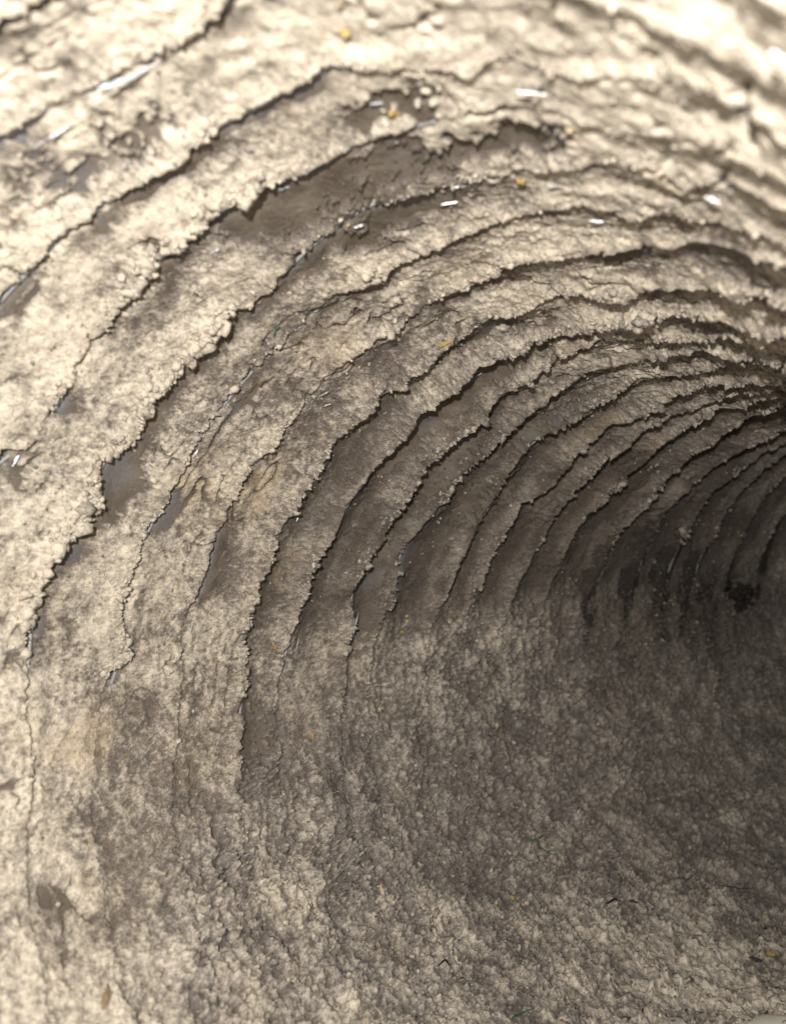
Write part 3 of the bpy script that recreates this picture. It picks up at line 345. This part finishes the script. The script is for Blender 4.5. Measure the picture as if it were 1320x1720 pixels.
clean = np.clip(sst(.30, .02, t_)*(.55+.9*vnoise(p0*6.0, 31)) + .5*sst(.3, .6, vnoise(p0*8.0, 33)), 0, 1)*sst(3.0, 2.0, ta)
mesh_obj('film_wall', W(wall(th, ta, hf)), grid_faces(*ta.shape), M_FILM, duct, True, {'clean': clean, 'deep_dark': sst(2.55, 2.95, ta)*sst(4.6, 3.9, ta)})  # film is coloured darker over the deep folds
# unseen end added round the bend to keep outside light from leaking in
ex = wall(FT[None, :].repeat(2, 0), np.stack([ring_tau[NB][fi]]*2), np.stack([np.full(len(fi), .0), np.full(len(fi), .985)]))
mesh_obj('light_stop_end', W(ex), grid_faces(2, len(fi)), M_FILM, duct, True, {'clean': np.zeros(ex.shape[:2]), 'deep_dark': np.zeros(ex.shape[:2])})
# wire rings under the folds
def tube(path, rad, ns=6, closed=False):
    path = np.asarray(path); n = len(path)
    tg = np.gradient(path, axis=0); tg /= np.linalg.norm(tg, axis=1, keepdims=True)+1e-12
    ref = np.array([.3, .9, .31]); a = np.cross(tg, ref); a /= np.linalg.norm(a, axis=1, keepdims=True)+1e-12
    b = np.cross(tg, a); ph = np.linspace(0, 2*np.pi, ns+1)[:-1]
    rad = np.broadcast_to(np.asarray(rad, float), (n,))
    v = path[:, None] + rad[:, None, None]*(np.cos(ph)[None, :, None]*a[:, None]+np.sin(ph)[None, :, None]*b[:, None])
    i = np.arange(n*ns).reshape(n, ns); j = np.roll(i, -1, 1)
    f = np.stack([i[:-1], i[1:], j[1:], j[:-1]], -1).reshape(-1, 4)
    return v.reshape(-1, 3), f
wi = np.arange(0, NC, 6)
for k in range(len(plan)-2):
    zt = np.convolve(np.pad(ring_tau[k], 20, mode='edge'), np.ones(41)/41, 'valid')[wi] + .012
    pth = wall(TH[wi], zt, (amp(np.full(len(wi), plan[k][0]), TH[wi], 0*TH[wi])*.7-.016-.03*(dg[wi] < np.interp(plan[k][0], [.3, 1.2, 1.5, 1.8, 2.1, 2.35, 2.7, 3.0, 4.0], [135, 143, 157, 173, 193, 213, 205, 191, 180]))))
    v, f = tube(pth, .0055, 6)
    mesh_obj('wire_ring', W(v), f, M_WIRE, duct)
# the folded sleeve end round the mouth
mt = np.linspace(0, 2*np.pi, 181); prof = [(.742, .0), (.722, .0), (.712, -.02), (.717, -.05), (.762, -.06), (.862, -.055)]
sv = np.array([[wall(np.array([a]), np.array([max(z, .741)]), np.array([h-.012]))[0] + np.array([0, 0, min(0, z-.741)]) for a in mt] for z, h in prof])
mesh_obj('sleeve_end', W(sv), grid_faces(len(prof), len(mt)), M_SLEEVE, duct)

# ------------------------------------------------------------------ lint crust: one piece between each pair of folds
def crust_piece(k):
    z0, z1 = ring_tau[k], ring_tau[k+1]; a0, a1 = ring_str[k], ring_str[k+1]
    wd = np.median(z1-z0); vis = .8 < plan[k+1][0] and plan[k][0] < 3.7
    n = int(np.clip(wd/.0032, 22, 52)) if vis else 14
    t = np.linspace(0, 1, n); t = t + .10*np.sin(2*np.pi*t)/(2*np.pi)*-1   # a little denser at the edges
    t = np.concatenate([t[:1], [.012, .03], t[1:]]) ; t = np.unique(t)
    n = len(t); T_ = np.broadcast_to(t[:, None], (n, NC)).copy()
    ta = z0[None]+(z1-z0)[None]*T_; th = np.broadcast_to(TH, ta.shape)
    p = wall(th, ta, np.zeros_like(ta)).astype(np.float32)
    fl = floor_mask(th, ta, p)
    hf = film_h(th, ta, T_, p, fl, a0[None])
    A = amp(ta, th, fl)
    big = vnoise(p*3.1, 40); mid = fbm(p*9.0, 3, 41); fine = fbm(p*45.0, 3, 44, .65)
    gx = th.astype(np.float32)*1.0; gy = ta.astype(np.float32)*1.35
    wx = gx+.010*mid; wy = gy+.008*fine
    f1, i1 = worley(wx*38, wy*42, 5); g1, i2 = worley(wx*95, wy*100, 9); q1, i3 = worley(gx*190+.3*fine, gy*200, 15)
    lump = (1-np.clip(f1, 0, 1.1)**2); lum2 = (1-np.clip(g1, 0, 1.1)**2); lum3 = 1-np.clip(q1, 0, 1.1)**2
    puff = np.clip(.4+1.3*mid+.5*big, 0, 1.3)
    band = fbm(np.stack([gx*5, gy*26, gx*0], -1), 2, 47)
    wrp = (.05*mid+.025*fine, .030*vnoise(p*13.0, 81)+.016*vnoise(p*40.0, 82))
    B = blobs(th, ta, 0, wrp)
    nearf = (.45+.55*sst(1.0, 1.4, ta))*(1-.70*sst(268, 290, np.degrees(th))*sst(1.55, 1.25, ta))
    thick = .0100 + .007*mid + .0055*fine + (.0065*lump*puff*i1 + .0034*lum2*(.3+puff)*i2)*nearf + .0018*lum3*i3 + .004*band + np.where(B < 0, B*(1.55+.8*fine) + .016*lum2*(i2 > .72)*sst(0, -.01, B), B)
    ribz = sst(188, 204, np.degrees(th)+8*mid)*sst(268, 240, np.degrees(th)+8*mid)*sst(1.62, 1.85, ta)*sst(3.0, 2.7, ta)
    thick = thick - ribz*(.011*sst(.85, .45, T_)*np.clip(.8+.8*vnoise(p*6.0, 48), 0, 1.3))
    # bare film right behind each broken fold
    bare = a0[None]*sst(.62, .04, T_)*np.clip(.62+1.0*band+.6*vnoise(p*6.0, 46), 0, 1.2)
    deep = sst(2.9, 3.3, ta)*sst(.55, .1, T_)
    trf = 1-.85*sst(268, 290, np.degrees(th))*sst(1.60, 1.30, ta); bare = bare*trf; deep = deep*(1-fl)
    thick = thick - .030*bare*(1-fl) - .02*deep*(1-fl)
    # swollen, crumbly edge in front of each break
    lipn = np.clip(.6+.9*n1(TH*16, 300+k)+.6*n1(TH*48, 330+k), 0, 1.6)[None]
    thick = thick + a1[None]*lipn*((.0075+.002*sst(245, 285, dg))[None]*(.40+.60*sst(1.35, 1.75, ta))*nearf*sst(.80, .985, T_))*(1-fl) + a1[None]*.004*lum2*sst(.7, 1, T_)*nearf
    thick = thick + lift[k+1][None]*sst(.55, .985, T_)**1.5*(1-fl)
    # floor: settled lint fills the folds
    fillv = A*(.55-np.abs(2*T_-1)**1.6)*.9
    stre = fbm(np.stack([gx*16, gy*60, gx*0], -1), 2, 61)
    thick = thick + fl*(fillv + .010 + .008*mid + .006*stre + .007*lum2*i2 + .007*lum3*i3 + .008*fine + (.009+.008*sst(2.0, 2.8, ta))*lump*i1*i1)
    # hairline cracks inside a piece
    rid = 1.15-np.abs(vnoise(np.stack([gx*9+.3*mid+.15*fine, gy*30+.6*mid+.25*fine, gx*0], -1), 63))*11
    hair = np.clip(rid, 0, 1)*np.clip((2.6+1.2*sst(250, 275, np.degrees(th)))*vnoise(p*6.5, 64)+.35*sst(250, 275, np.degrees(th))*sst(1.2, 1.5, ta), 0, 1)*(1-.15*fl)
    thick = thick - .020*hair
    # the open gap behind the neighbour's lip
    gap = a0[None]*sst(.085+.06*sst(255, 280, np.degrees(th)), .0, T_)*np.clip(.8+.9*n1(TH*11, 360+k), 0, 1.4)[None]*(1-fl)
    thick = thick - .05*gap
    h = hf + thick
    h = np.where((T_ < .03) & (a0[None] > .25) & (fl < .5), np.minimum(h, hf-.004), h)
    # colour of the dust, with the dimness of the rib zone painted in
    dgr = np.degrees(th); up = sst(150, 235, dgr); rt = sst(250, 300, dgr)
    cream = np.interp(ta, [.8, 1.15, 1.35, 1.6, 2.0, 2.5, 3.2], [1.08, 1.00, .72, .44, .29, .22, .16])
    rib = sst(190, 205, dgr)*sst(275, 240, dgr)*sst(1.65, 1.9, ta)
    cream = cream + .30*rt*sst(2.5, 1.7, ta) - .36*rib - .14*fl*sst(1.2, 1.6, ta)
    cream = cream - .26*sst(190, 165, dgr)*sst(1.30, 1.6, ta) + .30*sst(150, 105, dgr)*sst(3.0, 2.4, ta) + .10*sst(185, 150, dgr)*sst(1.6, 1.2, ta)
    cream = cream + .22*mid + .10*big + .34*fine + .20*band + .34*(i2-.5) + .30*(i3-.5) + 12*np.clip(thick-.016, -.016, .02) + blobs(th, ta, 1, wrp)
    tan = np.clip(.10*(1-fl)*sst(1.2, 1.6, ta) + blobs(th, ta, 2, wrp) + .22*np.clip(vnoise(p*5.5, 71)-.25, 0, 1) + .25*(i2 > .93), 0, 1)
    thin = sst(.013, .0, thick)
    cream = cream - .28*thin
    clod = np.clip(fbm(p*15.0, 3, 91, .6)*1.6-.25+.4*fine, 0, 1)
    dirt_shade = np.clip(.6*np.clip(band*.7+.5*fine-.28, 0, 1) + .36*thin + .75*fl*clod*clod + 1.0*rib*np.clip(.85+.8*band-.55*sst(.55, .9, T_), 0, 1) + .8*bare*(1-fl) + .75*deep + .6*(i3 > .93) - .55*np.minimum(blobs(th, ta, 1, wrp), .3), 0, 1)  # rib term: brown dust plus dim light painted into the colour
    lowf = fbm(p*13.0, 3, 95, .65)
    cream = cream + .45*fl*lowf
    mott = np.clip(.5+.12*fl+.4*mid+.6*fine+.8*fl*lowf+.7*(i2-.5)+.8*(i3-.5), 0, 1)
    # the lip rolls over and down behind the break
    zz = (z1-z0)
    ov = (a1*(.004+.009*np.clip(.4+n1(TH*13, 400+k)+.7*n1(TH*37, 430+k)+.5*n1(TH*90, 431+k), 0, 1.8)))
    hl = h[-1]; hb = hf[-1]
    dp = np.maximum(hl-hb, .004)
    ex_h = np.stack([hl-.10*dp, hl-.45*dp, hb-.004-.006*a1, hb-.016])
    ex_t = np.stack([ta[-1]+.75*ov, ta[-1]+ov, ta[-1]+.45*ov, ta[-1]-.002])
    lean = sst(.90, 1, T_)*ov[None]*.5
    ta2 = np.concatenate([ta+lean, ex_t]); h2 = np.concatenate([h, ex_h])
    th2 = np.broadcast_to(TH, ta2.shape)
    ext = lambda x: np.concatenate([x, np.repeat(x[-1:], 4, 0)])
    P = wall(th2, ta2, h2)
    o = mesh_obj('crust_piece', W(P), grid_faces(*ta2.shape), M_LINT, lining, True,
                 {'cream': ext(cream), 'tan': ext(tan), 'dirt_shade': ext(dirt_shade), 'mott': ext(mott)})
    return P, h2, ta2, fl
PIECES = []
for k in range(NB):
    PIECES.append(crust_piece(k))

# ------------------------------------------------------------------ loose crumbs of lint along the broken edges and on the floor
def surf(th_, ta_):            # point, inward normal, direction along the fold, direction into the duct
    c = int(np.argmin(np.abs(TH-th_)))
    for k in range(NB):
        if ring_tau[k+1][c] > ta_: break
    Pk, hk, tk, flk = PIECES[k]
    r = int(np.argmin(np.abs(tk[:-4, c]-ta_)))
    p = Pk[r, c]; cc, u, v, n = frame(np.array(tk[r, c]))
    nin = -(np.cos(th_)*u+np.sin(th_)*v); e1 = -np.sin(th_)*u+np.cos(th_)*v
    hh = np.linalg.norm(p-cc)
    fz = film_h(np.array([[th_]]), np.array([[ta_]]), np.array([[.5]]), np.array([[p]]), np.array([[0.]]))
    return p, nin, e1, n
ICO_V = []; _g = (1+5**.5)/2
for a in (-1, 1):
    for b in (-_g, _g): ICO_V += [(0, a, b), (a, b, 0), (b, 0, a)]
ICO_V = np.array(ICO_V)/np.linalg.norm([1, _g])
def _icof():
    f = []
    for i in range(12):
        for j in range(i+1, 12):
            for l in range(j+1, 12):
                d = [np.linalg.norm(ICO_V[a]-ICO_V[b]) for a, b in ((i, j), (j, l), (i, l))]
                if max(d) < 1.2:
                    n = np.cross(ICO_V[j]-ICO_V[i], ICO_V[l]-ICO_V[i])
                    f.append((i, j, l) if n @ ICO_V[i] > 0 else (i, l, j))
    return np.array(f)
ICO_F = _icof()
gv = []; gc = []; gf = []; gn = 0; gt = []; gd = []
def granule(p, nin, size, cr, tn, di=0.):
    global gn
    sc = size*(.65+.7*rng.random(3)); q = ICO_V*sc*(1+.35*rng.standard_normal((12, 1)))
    q = q[:, rng.permutation(3)]
    gv.append(p + nin*size*.25 + q); gf.append(ICO_F+gn); gn += 12
    gc.append(np.full(12, cr)); gt.append(np.full(12, tn)); gd.append(np.full(12, di))
cols = np.where((dg > 75) & (dg < 335))[0]
for k in range(1, NB-6):
    Pk, hk, tk, flk = PIECES[k]; a1 = ring_str[k+1]
    w = a1[cols]*np.clip(.4+1.2*n1(TH[cols]*9, 500+k), 0, 2)**2; w = w/w.sum()
    m = int(np.clip(a1[cols].sum()*.85, 40, 420))
    far = plan[k+1][0]
    for c in rng.choice(cols, m, p=w):
        r = -4-int(abs(rng.normal(0, 3)))
        p = Pk[max(r, -len(Pk)), c]; cc = frame(np.array(tk[r, c]))[0]
        nin = cc-p; nin /= np.linalg.norm(nin)
        granule(p, nin, np.exp(rng.normal(np.log(.0043), .45))*(1-.3*(far < 1.3))*(.55 if far < 1.75 and dg[c] > 272 else 1), rng.normal(.78-.50*sst(1.2, 2.2, far), .20), 0)
for k in range(1, NB-6):
    Pk, hk, tk, flk = PIECES[k]; R = len(Pk)-4
    m = int(1900*np.clip(np.median(tk[-5]-tk[0])/.13, .4, 2))
    rr = rng.integers(2, R, m); ccs = rng.choice(cols, m)
    cl = vnoise(Pk[rr, ccs]*7.0, 77)
    for r, c, q in zip(rr, ccs, cl):
        if rng.random() > .06+.35*max(0, q)+.45*flk[min(r, len(flk)-1), c]: continue
        p = Pk[r, c]; ce = frame(np.array(tk[r, c]))[0]; nin = ce-p; nin /= np.linalg.norm(nin)
        tn = 1. if rng.random() < .05 else 0; di = .7 if rng.random() < .12 else 0
        granule(p-nin*.001, nin, min(np.exp(rng.normal(np.log(.0034), .60)), .0055+.003*flk[min(r, len(flk)-1), c]), rng.normal(.36, .24), tn, di)
for (kk, d0, d1, vv), m in zip(LIFT[:2], (260, 110)):      # the crumbly edges of the widest breaks
    Pk, hk, tk, flk = PIECES[kk-1]; cs = np.where((dg > d0) & (dg < d1))[0]
    for c in rng.choice(cs, m):
        r = -4-int(abs(rng.normal(0, 4))); p = Pk[r, c]; ce = frame(np.array(tk[r, c]))[0]; nin = ce-p; nin /= np.linalg.norm(nin)
        granule(p, nin, np.exp(rng.normal(np.log(.0075), .4)), rng.normal(.75, .2), 0)
gr = mesh_obj('lint_granules', W(np.concatenate(gv)), np.concatenate(gf), M_LINT, lining, True,
              {'cream': np.concatenate(gc), 'tan': np.concatenate(gt), 'dirt_shade': np.concatenate(gd), 'mott': np.full(gn, .5)})
gr['kind'] = 'stuff'
# fine fibres matted into the crust
fv = []; ff = []; fn = 0
for q in range(2600):
    c = rng.choice(cols); k = rng.integers(2, NB-7); Pk, hk, tk, flk = PIECES[k]; r = rng.integers(2, len(Pk)-4)
    if rng.random() > .35+.65*flk[min(r, len(flk)-1), c]: continue
    p = Pk[r, c]; ce, u, v, n = frame(np.array(tk[r, c])); nin = ce-p; nin /= np.linalg.norm(nin); e1 = np.cross(n, nin)
    an = rng.uniform(0, 2*np.pi); d = np.cos(an)*e1+np.sin(an)*n; sd = np.cross(nin, d)
    L = np.exp(rng.normal(np.log(.035), .5)); s = np.linspace(-1, 1, 7)
    bend = rng.normal(0, .5)
    path = p + np.outer(s*L/2, d) + np.outer(bend*L*(s**2-.4)*.5+.1*L*np.sin(s*4+an), sd) + np.outer(.003+.006*rng.random()*(1-s**2), nin)
    v_, f_ = tube(path, .0006+.0004*rng.random(), 3); fv.append(v_); ff.append(f_+fn); fn += len(v_)
M_FIB = plain("grey_fibre", (.30, .27, .23), .8, .2, .6, 120)
fo = mesh_obj('lint_fibres', W(np.concatenate(fv)), np.concatenate(ff), M_FIB, lining); fo['kind'] = 'stuff'

# ------------------------------------------------------------------ torn flaps of clear film that catch the light
def flap(at, L, wd, ang=0.0, tilt=1.0, up=.012, jit=5, curl=.22):
    p, nin, e1, n = surf(*at); L = max(L*1.25, .012); wd = min(wd*.5, .0026)
    vw = -p/np.linalg.norm(p); lw = LAMP-p; lw = lw/np.linalg.norm(lw)
    hv = vw+lw; hv /= np.linalg.norm(hv)
    nn = hv*tilt+nin*(1-tilt); nn = nn + rng.normal(0, math.radians(jit), 3); nn /= np.linalg.norm(nn)
    d = np.cos(ang)*e1+np.sin(ang)*n; d = d-nn*(d@nn); d /= np.linalg.norm(d); s = np.cross(nn, d)
    m = 7; x = np.linspace(-1, 1, m); top = []; wob = rng.normal(0, .18, m)
    for i in range(m):
        w = wd*(1-.75*abs(x[i])**2.2)*(1+.4*rng.normal())
        base = p + nin*up + d*x[i]*L + s*wd*wob[i] + nn*curl*wd*rng.normal(0, .25)
        top.append([base-s*w, base+nn*curl*wd*.15*rng.normal(), base+s*w])
    top = np.array(top); bot = top-nn*.0012
    v = np.concatenate([top.reshape(-1, 3), bot.reshape(-1, 3)]); f = grid_faces(m, 3); nb = m*3
    f2 = f[:, ::-1]+nb
    side = []
    ids = [i*3 for i in range(m)]+[(m-1)*3+1]+[i*3+2 for i in range(m-1, -1, -1)]+[1]
    for a, b in zip(ids, ids[1:]+ids[:1]): side.append((a, b, b+nb, a+nb))
    return mesh_obj('film_flap', W(v), np.concatenate([f, f2, np.array(side)]), M_CLEAR, duct, False)
for a in [((4.520, 0.996), .040, .010), ((4.477, 0.996), .022, .006), ((4.481, 0.864), .014, .008), ((5.568, 0.908), .007, .006), ((4.333, 1.004), .03, .004, 0),
          ((4.673, 1.244), .018, .005, .5), ((4.638, 1.244), .022, .0028), ((4.595, 1.248), .010, .004), ((4.437, 1.252), .011, .006), ((4.376, 1.264), .008, .005), ((4.263, 1.224), .009, .007, .7),
          ((3.744, 1.360), .036, .0035), ((3.822, 1.388), .012, .005), ((3.674, 1.236), .012, .005), ((4.180, 1.684), .010, .009, .6), ((4.219, 1.648), .016, .0016, .4), ((4.080, 1.636), .010, .004),
          ((4.132, 2.012), .017, .007), ((4.294, 1.888), .008, .003), ((4.542, 1.796), .022, .004), ((4.499, 1.920), .020, .0022), ((4.171, 1.780), .012, .004), ((4.123, 1.780), .014, .003),
          ((4.944, 1.364), .016, .003), ((4.891, 1.400), .018, .003), ((4.821, 1.384), .020, .0025), ((4.677, 1.368), .007, .006), ((4.555, 1.380), .014, .003), ((4.529, 1.372), .012, .0022),
          ((5.179, 1.148), .022, .003), ((5.144, 1.248), .018, .005), ((4.865, 1.156), .010, .0045), ((4.874, 1.160), .008, .004), ((5.192, 1.484), .012, .004), ((5.480, 1.324), .010, .005), ((5.149, 1.372), .010, .003),
          ((3.495, 1.756), .038, .0035), ((3.403, 1.756), .034, .003), ((3.438, 2.012), .040, .003), ((3.259, 2.024), .030, .0025), ((3.787, 1.788), .008, .004), ((3.517, 1.628), .016, .003), ((3.368, 1.636), .012, .004),
          ((4.115, 1.496), .009, .004), ((3.901, 1.504), .012, .004), ((3.875, 1.504), .012, .003), ((3.360, 1.892), .016, .0022), ((3.883, 2.392), .009, .003), ((4.150, 2.440), .008, .002), ((5.459, 1.888), .010, .004)]:
    flap(*a)

# ------------------------------------------------------------------ loose things caught in the lint
def lump(name, at, size, material, label, cat, group, seed, up=.007, ang=0., rough=.30):
    r = np.random.default_rng(seed); p, nin, e1, n = surf(*at)
    d = np.cos(ang)*e1+np.sin(ang)*n; s = np.cross(nin, d)
    vs = ICO_V; fs = ICO_F
    # one subdivision for a rougher crumb
    mid = {}; V = [tuple(x) for x in vs]; F = []
    def mp(a, b):
        key = (min(a, b), max(a, b))
        if key not in mid:
            q = (np.array(V[a])+np.array(V[b])); q /= np.linalg.norm(q); V.append(tuple(q)); mid[key] = len(V)-1
        return mid[key]
    for a, b, c in fs:
        x, y, z = mp(a, b), mp(b, c), mp(a, c); F += [(a, x, z), (x, b, y), (z, y, c), (x, y, z)]
    V = np.array(V); V = V*(1+rough*r.standard_normal((len(V), 1)))
    P = p + nin*up + (V[:, :1]*size[0])*d + (V[:, 1:2]*size[1])*s + (V[:, 2:]*size[2])*nin
    return tag(mesh_obj(name, W(P), np.array(F), material, None, False), label, cat, group)
M_PIT_SHADE = plain('deep_dark', (.040, .034, .029), .95, .1, .5, 700, .8)  # near black, painted shade for the pit
M_CHIP = plain('tan_chip', (.27, .20, .12), .8, .2, .3, 900)
G1 = 'small crumbs caught in the lint'
lump('ochre_crumb', (4.896, 1.184), (.010, .010, .006), M_YEL, 'ochre crumb on the bare dark film high up, above the long crack', 'crumb', G1, 1)
lump('ochre_crumb', (4.577, 1.744), (.020, .006, .005), M_YEL, 'long ochre crumb at the ragged lip beside a dark grey film hollow', 'crumb', G1, 2, ang=.3)
lump('ochre_crumb', (4.141, 1.532), (.009, .007, .005), M_BROWN, 'brownish orange crumb left of the white film fleck in the middle left', 'crumb', G1, 3)
lump('ochre_crumb', (4.311, 1.496), (.012, .008, .006), M_BROWN, 'brown crumb cluster next to the tiny green thread', 'crumb', G1, 4)
lump('pale_crumb', (3.438, 2.344), (.012, .006, .006), M_PALE, 'pale yellow forked crumb where the grey floor lint begins', 'crumb', G1, 5, ang=1.2)
lump('ochre_crumb', (3.587, 2.508), (.011, .012, .006), M_BROWN, 'olive brown crumb left of the dark grooves', 'crumb', G1, 6)
lump('ochre_crumb', (3.403, 2.184), (.008, .009, .005), M_YEL, 'small ochre crumb left of the pale forked crumb', 'crumb', G1, 7)
lump('ochre_crumb', (3.338, 1.840), (.007, .012, .005), M_YEL, 'ochre crumb between the two upright clear film edges', 'crumb', G1, 8)
lump('pale_crumb', (2.954, 2.460), (.009, .007, .006), M_PALE, 'pale cream yellow crumb lying in mid floor', 'crumb', G1, 9)
lump('pale_crumb', (3.120, 2.136), (.009, .009, .006), M_PALE, 'pale yellow crumb pair on the lint right of the smooth brown strip', 'crumb', G1, 10)
lump('ochre_crumb', (3.041, 1.952), (.012, .006, .005), M_YEL, 'dull ochre crumb in the crust right of the smooth brown strip', 'crumb', G1, 11)
lump('ochre_crumb', (2.330, 2.328), (.008, .006, .005), M_YEL, 'orange crumb below the green thread on the floor', 'crumb', G1, 12)
lump('ochre_crumb', (1.606, 2.696), (.012, .009, .007), M_YEL, 'ochre crumb touching the slate flake at lower right', 'crumb', G1, 13)
lump('ochre_crumb', (2.055, 3.096), (.010, .010, .006), M_BROWN, 'brown ochre crumb on the far right floor', 'crumb', G1, 14)
lump('pale_crumb', (3.447, 2.192), (.008, .006, .005), M_PALE, 'cream crumb directly above the small ochre crumb', 'crumb', G1, 15)
lump('pale_crumb', (3.028, 2.708), (.011, .007, .006), M_PALE, 'cream and brown crumb on the floor below the grooves', 'crumb', G1, 16)
lump('ochre_crumb', (4.891, 1.036), (.008, .007, .005), M_YEL, 'blurred ochre crumb in the cream crust at the top', 'crumb', G1, 17)
lump('ochre_crumb', (5.075, 1.364), (.007, .009, .005), M_YEL, 'ochre crumb just under a fine crack in the upper middle', 'crumb', G1, 18)
lump('slate_flake', (1.632, 2.664), (.020, .016, .004), M_SLATE, 'flat slate grey flake near the lower right corner', 'flake', None, 19)
lump('brown_chip', (2.417, 1.440), (.026, .008, .005), M_CHIP, 'blurred brown chip at the bottom left', 'chip', None, 20, ang=.6)
lump('brown_chip', (1.902, 2.196), (.022, .008, .006), M_BROWN, 'brown chip at the bottom edge right of the short green thread', 'chip', None, 21, ang=.3)
lump('wood_splinter', (2.505, 2.024), (.016, .005, .004), M_PALE, 'tan splinter lying on the smooth grey strip at lower middle', 'splinter', None, 22, ang=.2)

def deep_dark(at, spread, m, size, label, seed):  # dark clumps added to stand for the shade inside the pit
    r = np.random.default_rng(seed); p, nin, e1, n = surf(*at); vs = []; fs = []; q = 0
    for i in range(m):
        o = r.normal(0, 1, 3)*np.array([spread[0], spread[1], .4*spread[0]]); sz = size*math.exp(r.normal(0, .4))*(1-.5*min(1, abs(r.normal(0, .5))))
        vs.append(p + nin*.01 + e1*o[0] + n*o[1] + nin*abs(o[2]) + ICO_V*sz*(1+.3*r.standard_normal((12, 1)))); fs.append(ICO_F+q); q += 12
    for i in range(m//2):          # fuzz
        o = r.normal(0, 1.2, 2); d = r.normal(0, 1, 3); d /= np.linalg.norm(d); s_ = np.linspace(-1, 1, 5)[:, None]
        v_, f_ = tube(p + nin*.015 + e1*o[0]*spread[0] + n*o[1]*spread[1] + s_*d*.035 + nin*(.01*s_**2), .0016, 3)
        vs.append(v_); fs.append(np.concatenate([f_[:, [0, 1, 2]], f_[:, [0, 2, 3]]])+q); q += len(v_)
    return tag(mesh_obj('pit_shade_clump', W(np.concatenate(vs)), np.concatenate(fs), M_PIT_SHADE), label, 'clump')
deep_dark((3.137, 3.576), (.035, .055), 90, .020, 'near black fuzzy clump added as pit shade deep in the duct beside the dark grooves', 23)
deep_dark((3.203, 3.496), (.025, .04), 26, .012, 'small dark clump added as pit shade just left of the larger black clump', 24)

def thread(name, pts, rad, material, label, cat, group=None, up=.011, wav=.004, n=26):
    ctl = []
    for (a, b) in pts:
        p, nin, e1, nn = surf(a, b); ctl.append(p+nin*up)
    ctl = np.array(ctl); d = np.r_[0, np.cumsum(np.linalg.norm(np.diff(ctl, axis=0), axis=1))]; s = np.linspace(0, d[-1], n)
    path = np.stack([np.interp(s, d, ctl[:, i]) for i in range(3)], -1)
    ker = np.ones(5)/5; pd = np.pad(path, ((2, 2), (0, 0)), mode='edge')
    path = np.stack([np.convolve(pd[:, i], ker, 'valid') for i in range(3)], -1)
    path += wav*np.stack([n1(s*40, 800+len(label)+i) for i in range(3)], -1)
    r = rad*(1-.6*np.abs(np.linspace(-1, 1, n))**3)
    v, f = tube(path, r, 6)
    return tag(mesh_obj(name, W(v), f, material), label, cat, group)
G2 = 'threads and hairs lying on the floor lint'
thread('green_thread', [(2.518, 2.444), (2.478, 2.452), (2.430, 2.476), (2.374, 2.492)], .0028, M_GREEN, 'dark green thread across the grey floor lint', 'thread', G2)
thread('green_thread', [(1.990, 2.100), (1.994, 2.132), (1.985, 2.164)], .0022, M_GREEN, 'short green thread at the bottom edge', 'thread', G2)
thread('green_thread', [(4.289, 1.464), (4.311, 1.460), (4.324, 1.464)], .0022, M_GREEN, 'tiny green thread in the crust at upper left', 'thread', G2)
thread('dark_hair', [(2.020, 2.740), (2.007, 2.768), (1.994, 2.792)], .0016, M_DARK, 'straight dark hair on the right floor', 'hair', G2)
thread('dark_hair', [(1.758, 2.900), (1.772, 2.924), (1.767, 2.952), (1.754, 2.988)], .0016, M_DARK, 'bent dark hair near the right edge', 'hair', G2)
thread('dark_hair', [(1.924, 2.788), (1.868, 2.804), (1.837, 2.848), (1.780, 2.892)], .0016, M_DARK, 'long dark hair curving left of the bent one', 'hair', G2)
thread('dark_bristle', [(3.704, 2.008), (3.709, 2.028), (3.713, 2.040)], .0024, M_SLATE, 'short grey green bristle sticking out of the crust beside bare film', 'bristle', None, .008)
thread('dark_bristle', [(1.754, 2.308), (1.772, 2.336), (1.785, 2.360)], .0030, M_DARK, 'black bristle standing at the bottom edge', 'bristle', None, .006, .001)
thread('dark_twig', [(2.164, 2.528), (2.134, 2.528), (2.129, 2.552), (2.112, 2.560)], .0040, M_DARK, 'black bent twig on the floor with a small branch', 'twig', None, .006, .003)
thread('dark_twig', [(2.099, 2.588), (2.081, 2.596), (2.064, 2.600)], .0045, M_DARK, 'stubby dark twig right of the bent one', 'twig', None, .005, .003)
thread('dark_twig', [(2.225, 2.052), (2.230, 2.072), (2.212, 2.084)], .0028, M_DARK, 'thin dark twig on pale lint at the lower middle', 'twig', None, .005, .003)

# the pale scrap in the corner: a smooth folded pad of paper
p, nin, e1, n = surf(*(1.383, 2.456))
m = 24; xs = np.linspace(-1, 1, m); pv = []
for side in (0, 1):
    for i in range(m):
        for j in range(m):
            r = max(abs(xs[i]), abs(xs[j])); a = math.atan2(xs[j], xs[i]); rr = r*(.115+.006*math.sin(3*a+.5)+.003*math.sin(7*a))
            q = p + e1*rr*math.cos(a) + n*rr*math.sin(a)
            pv.append(q + nin*(.016+(.006 if side == 0 else -.012)*math.sqrt(max(0, 1-r**6))+.004*math.sin(2*xs[i]+3*xs[j])))
pv = np.array(pv); f = grid_faces(m, m)
tag(mesh_obj('paper_scrap', W(pv), np.concatenate([f, f[:, ::-1]+m*m]), M_PAPER), 'pale cream paper scrap in the lower right corner', 'paper')
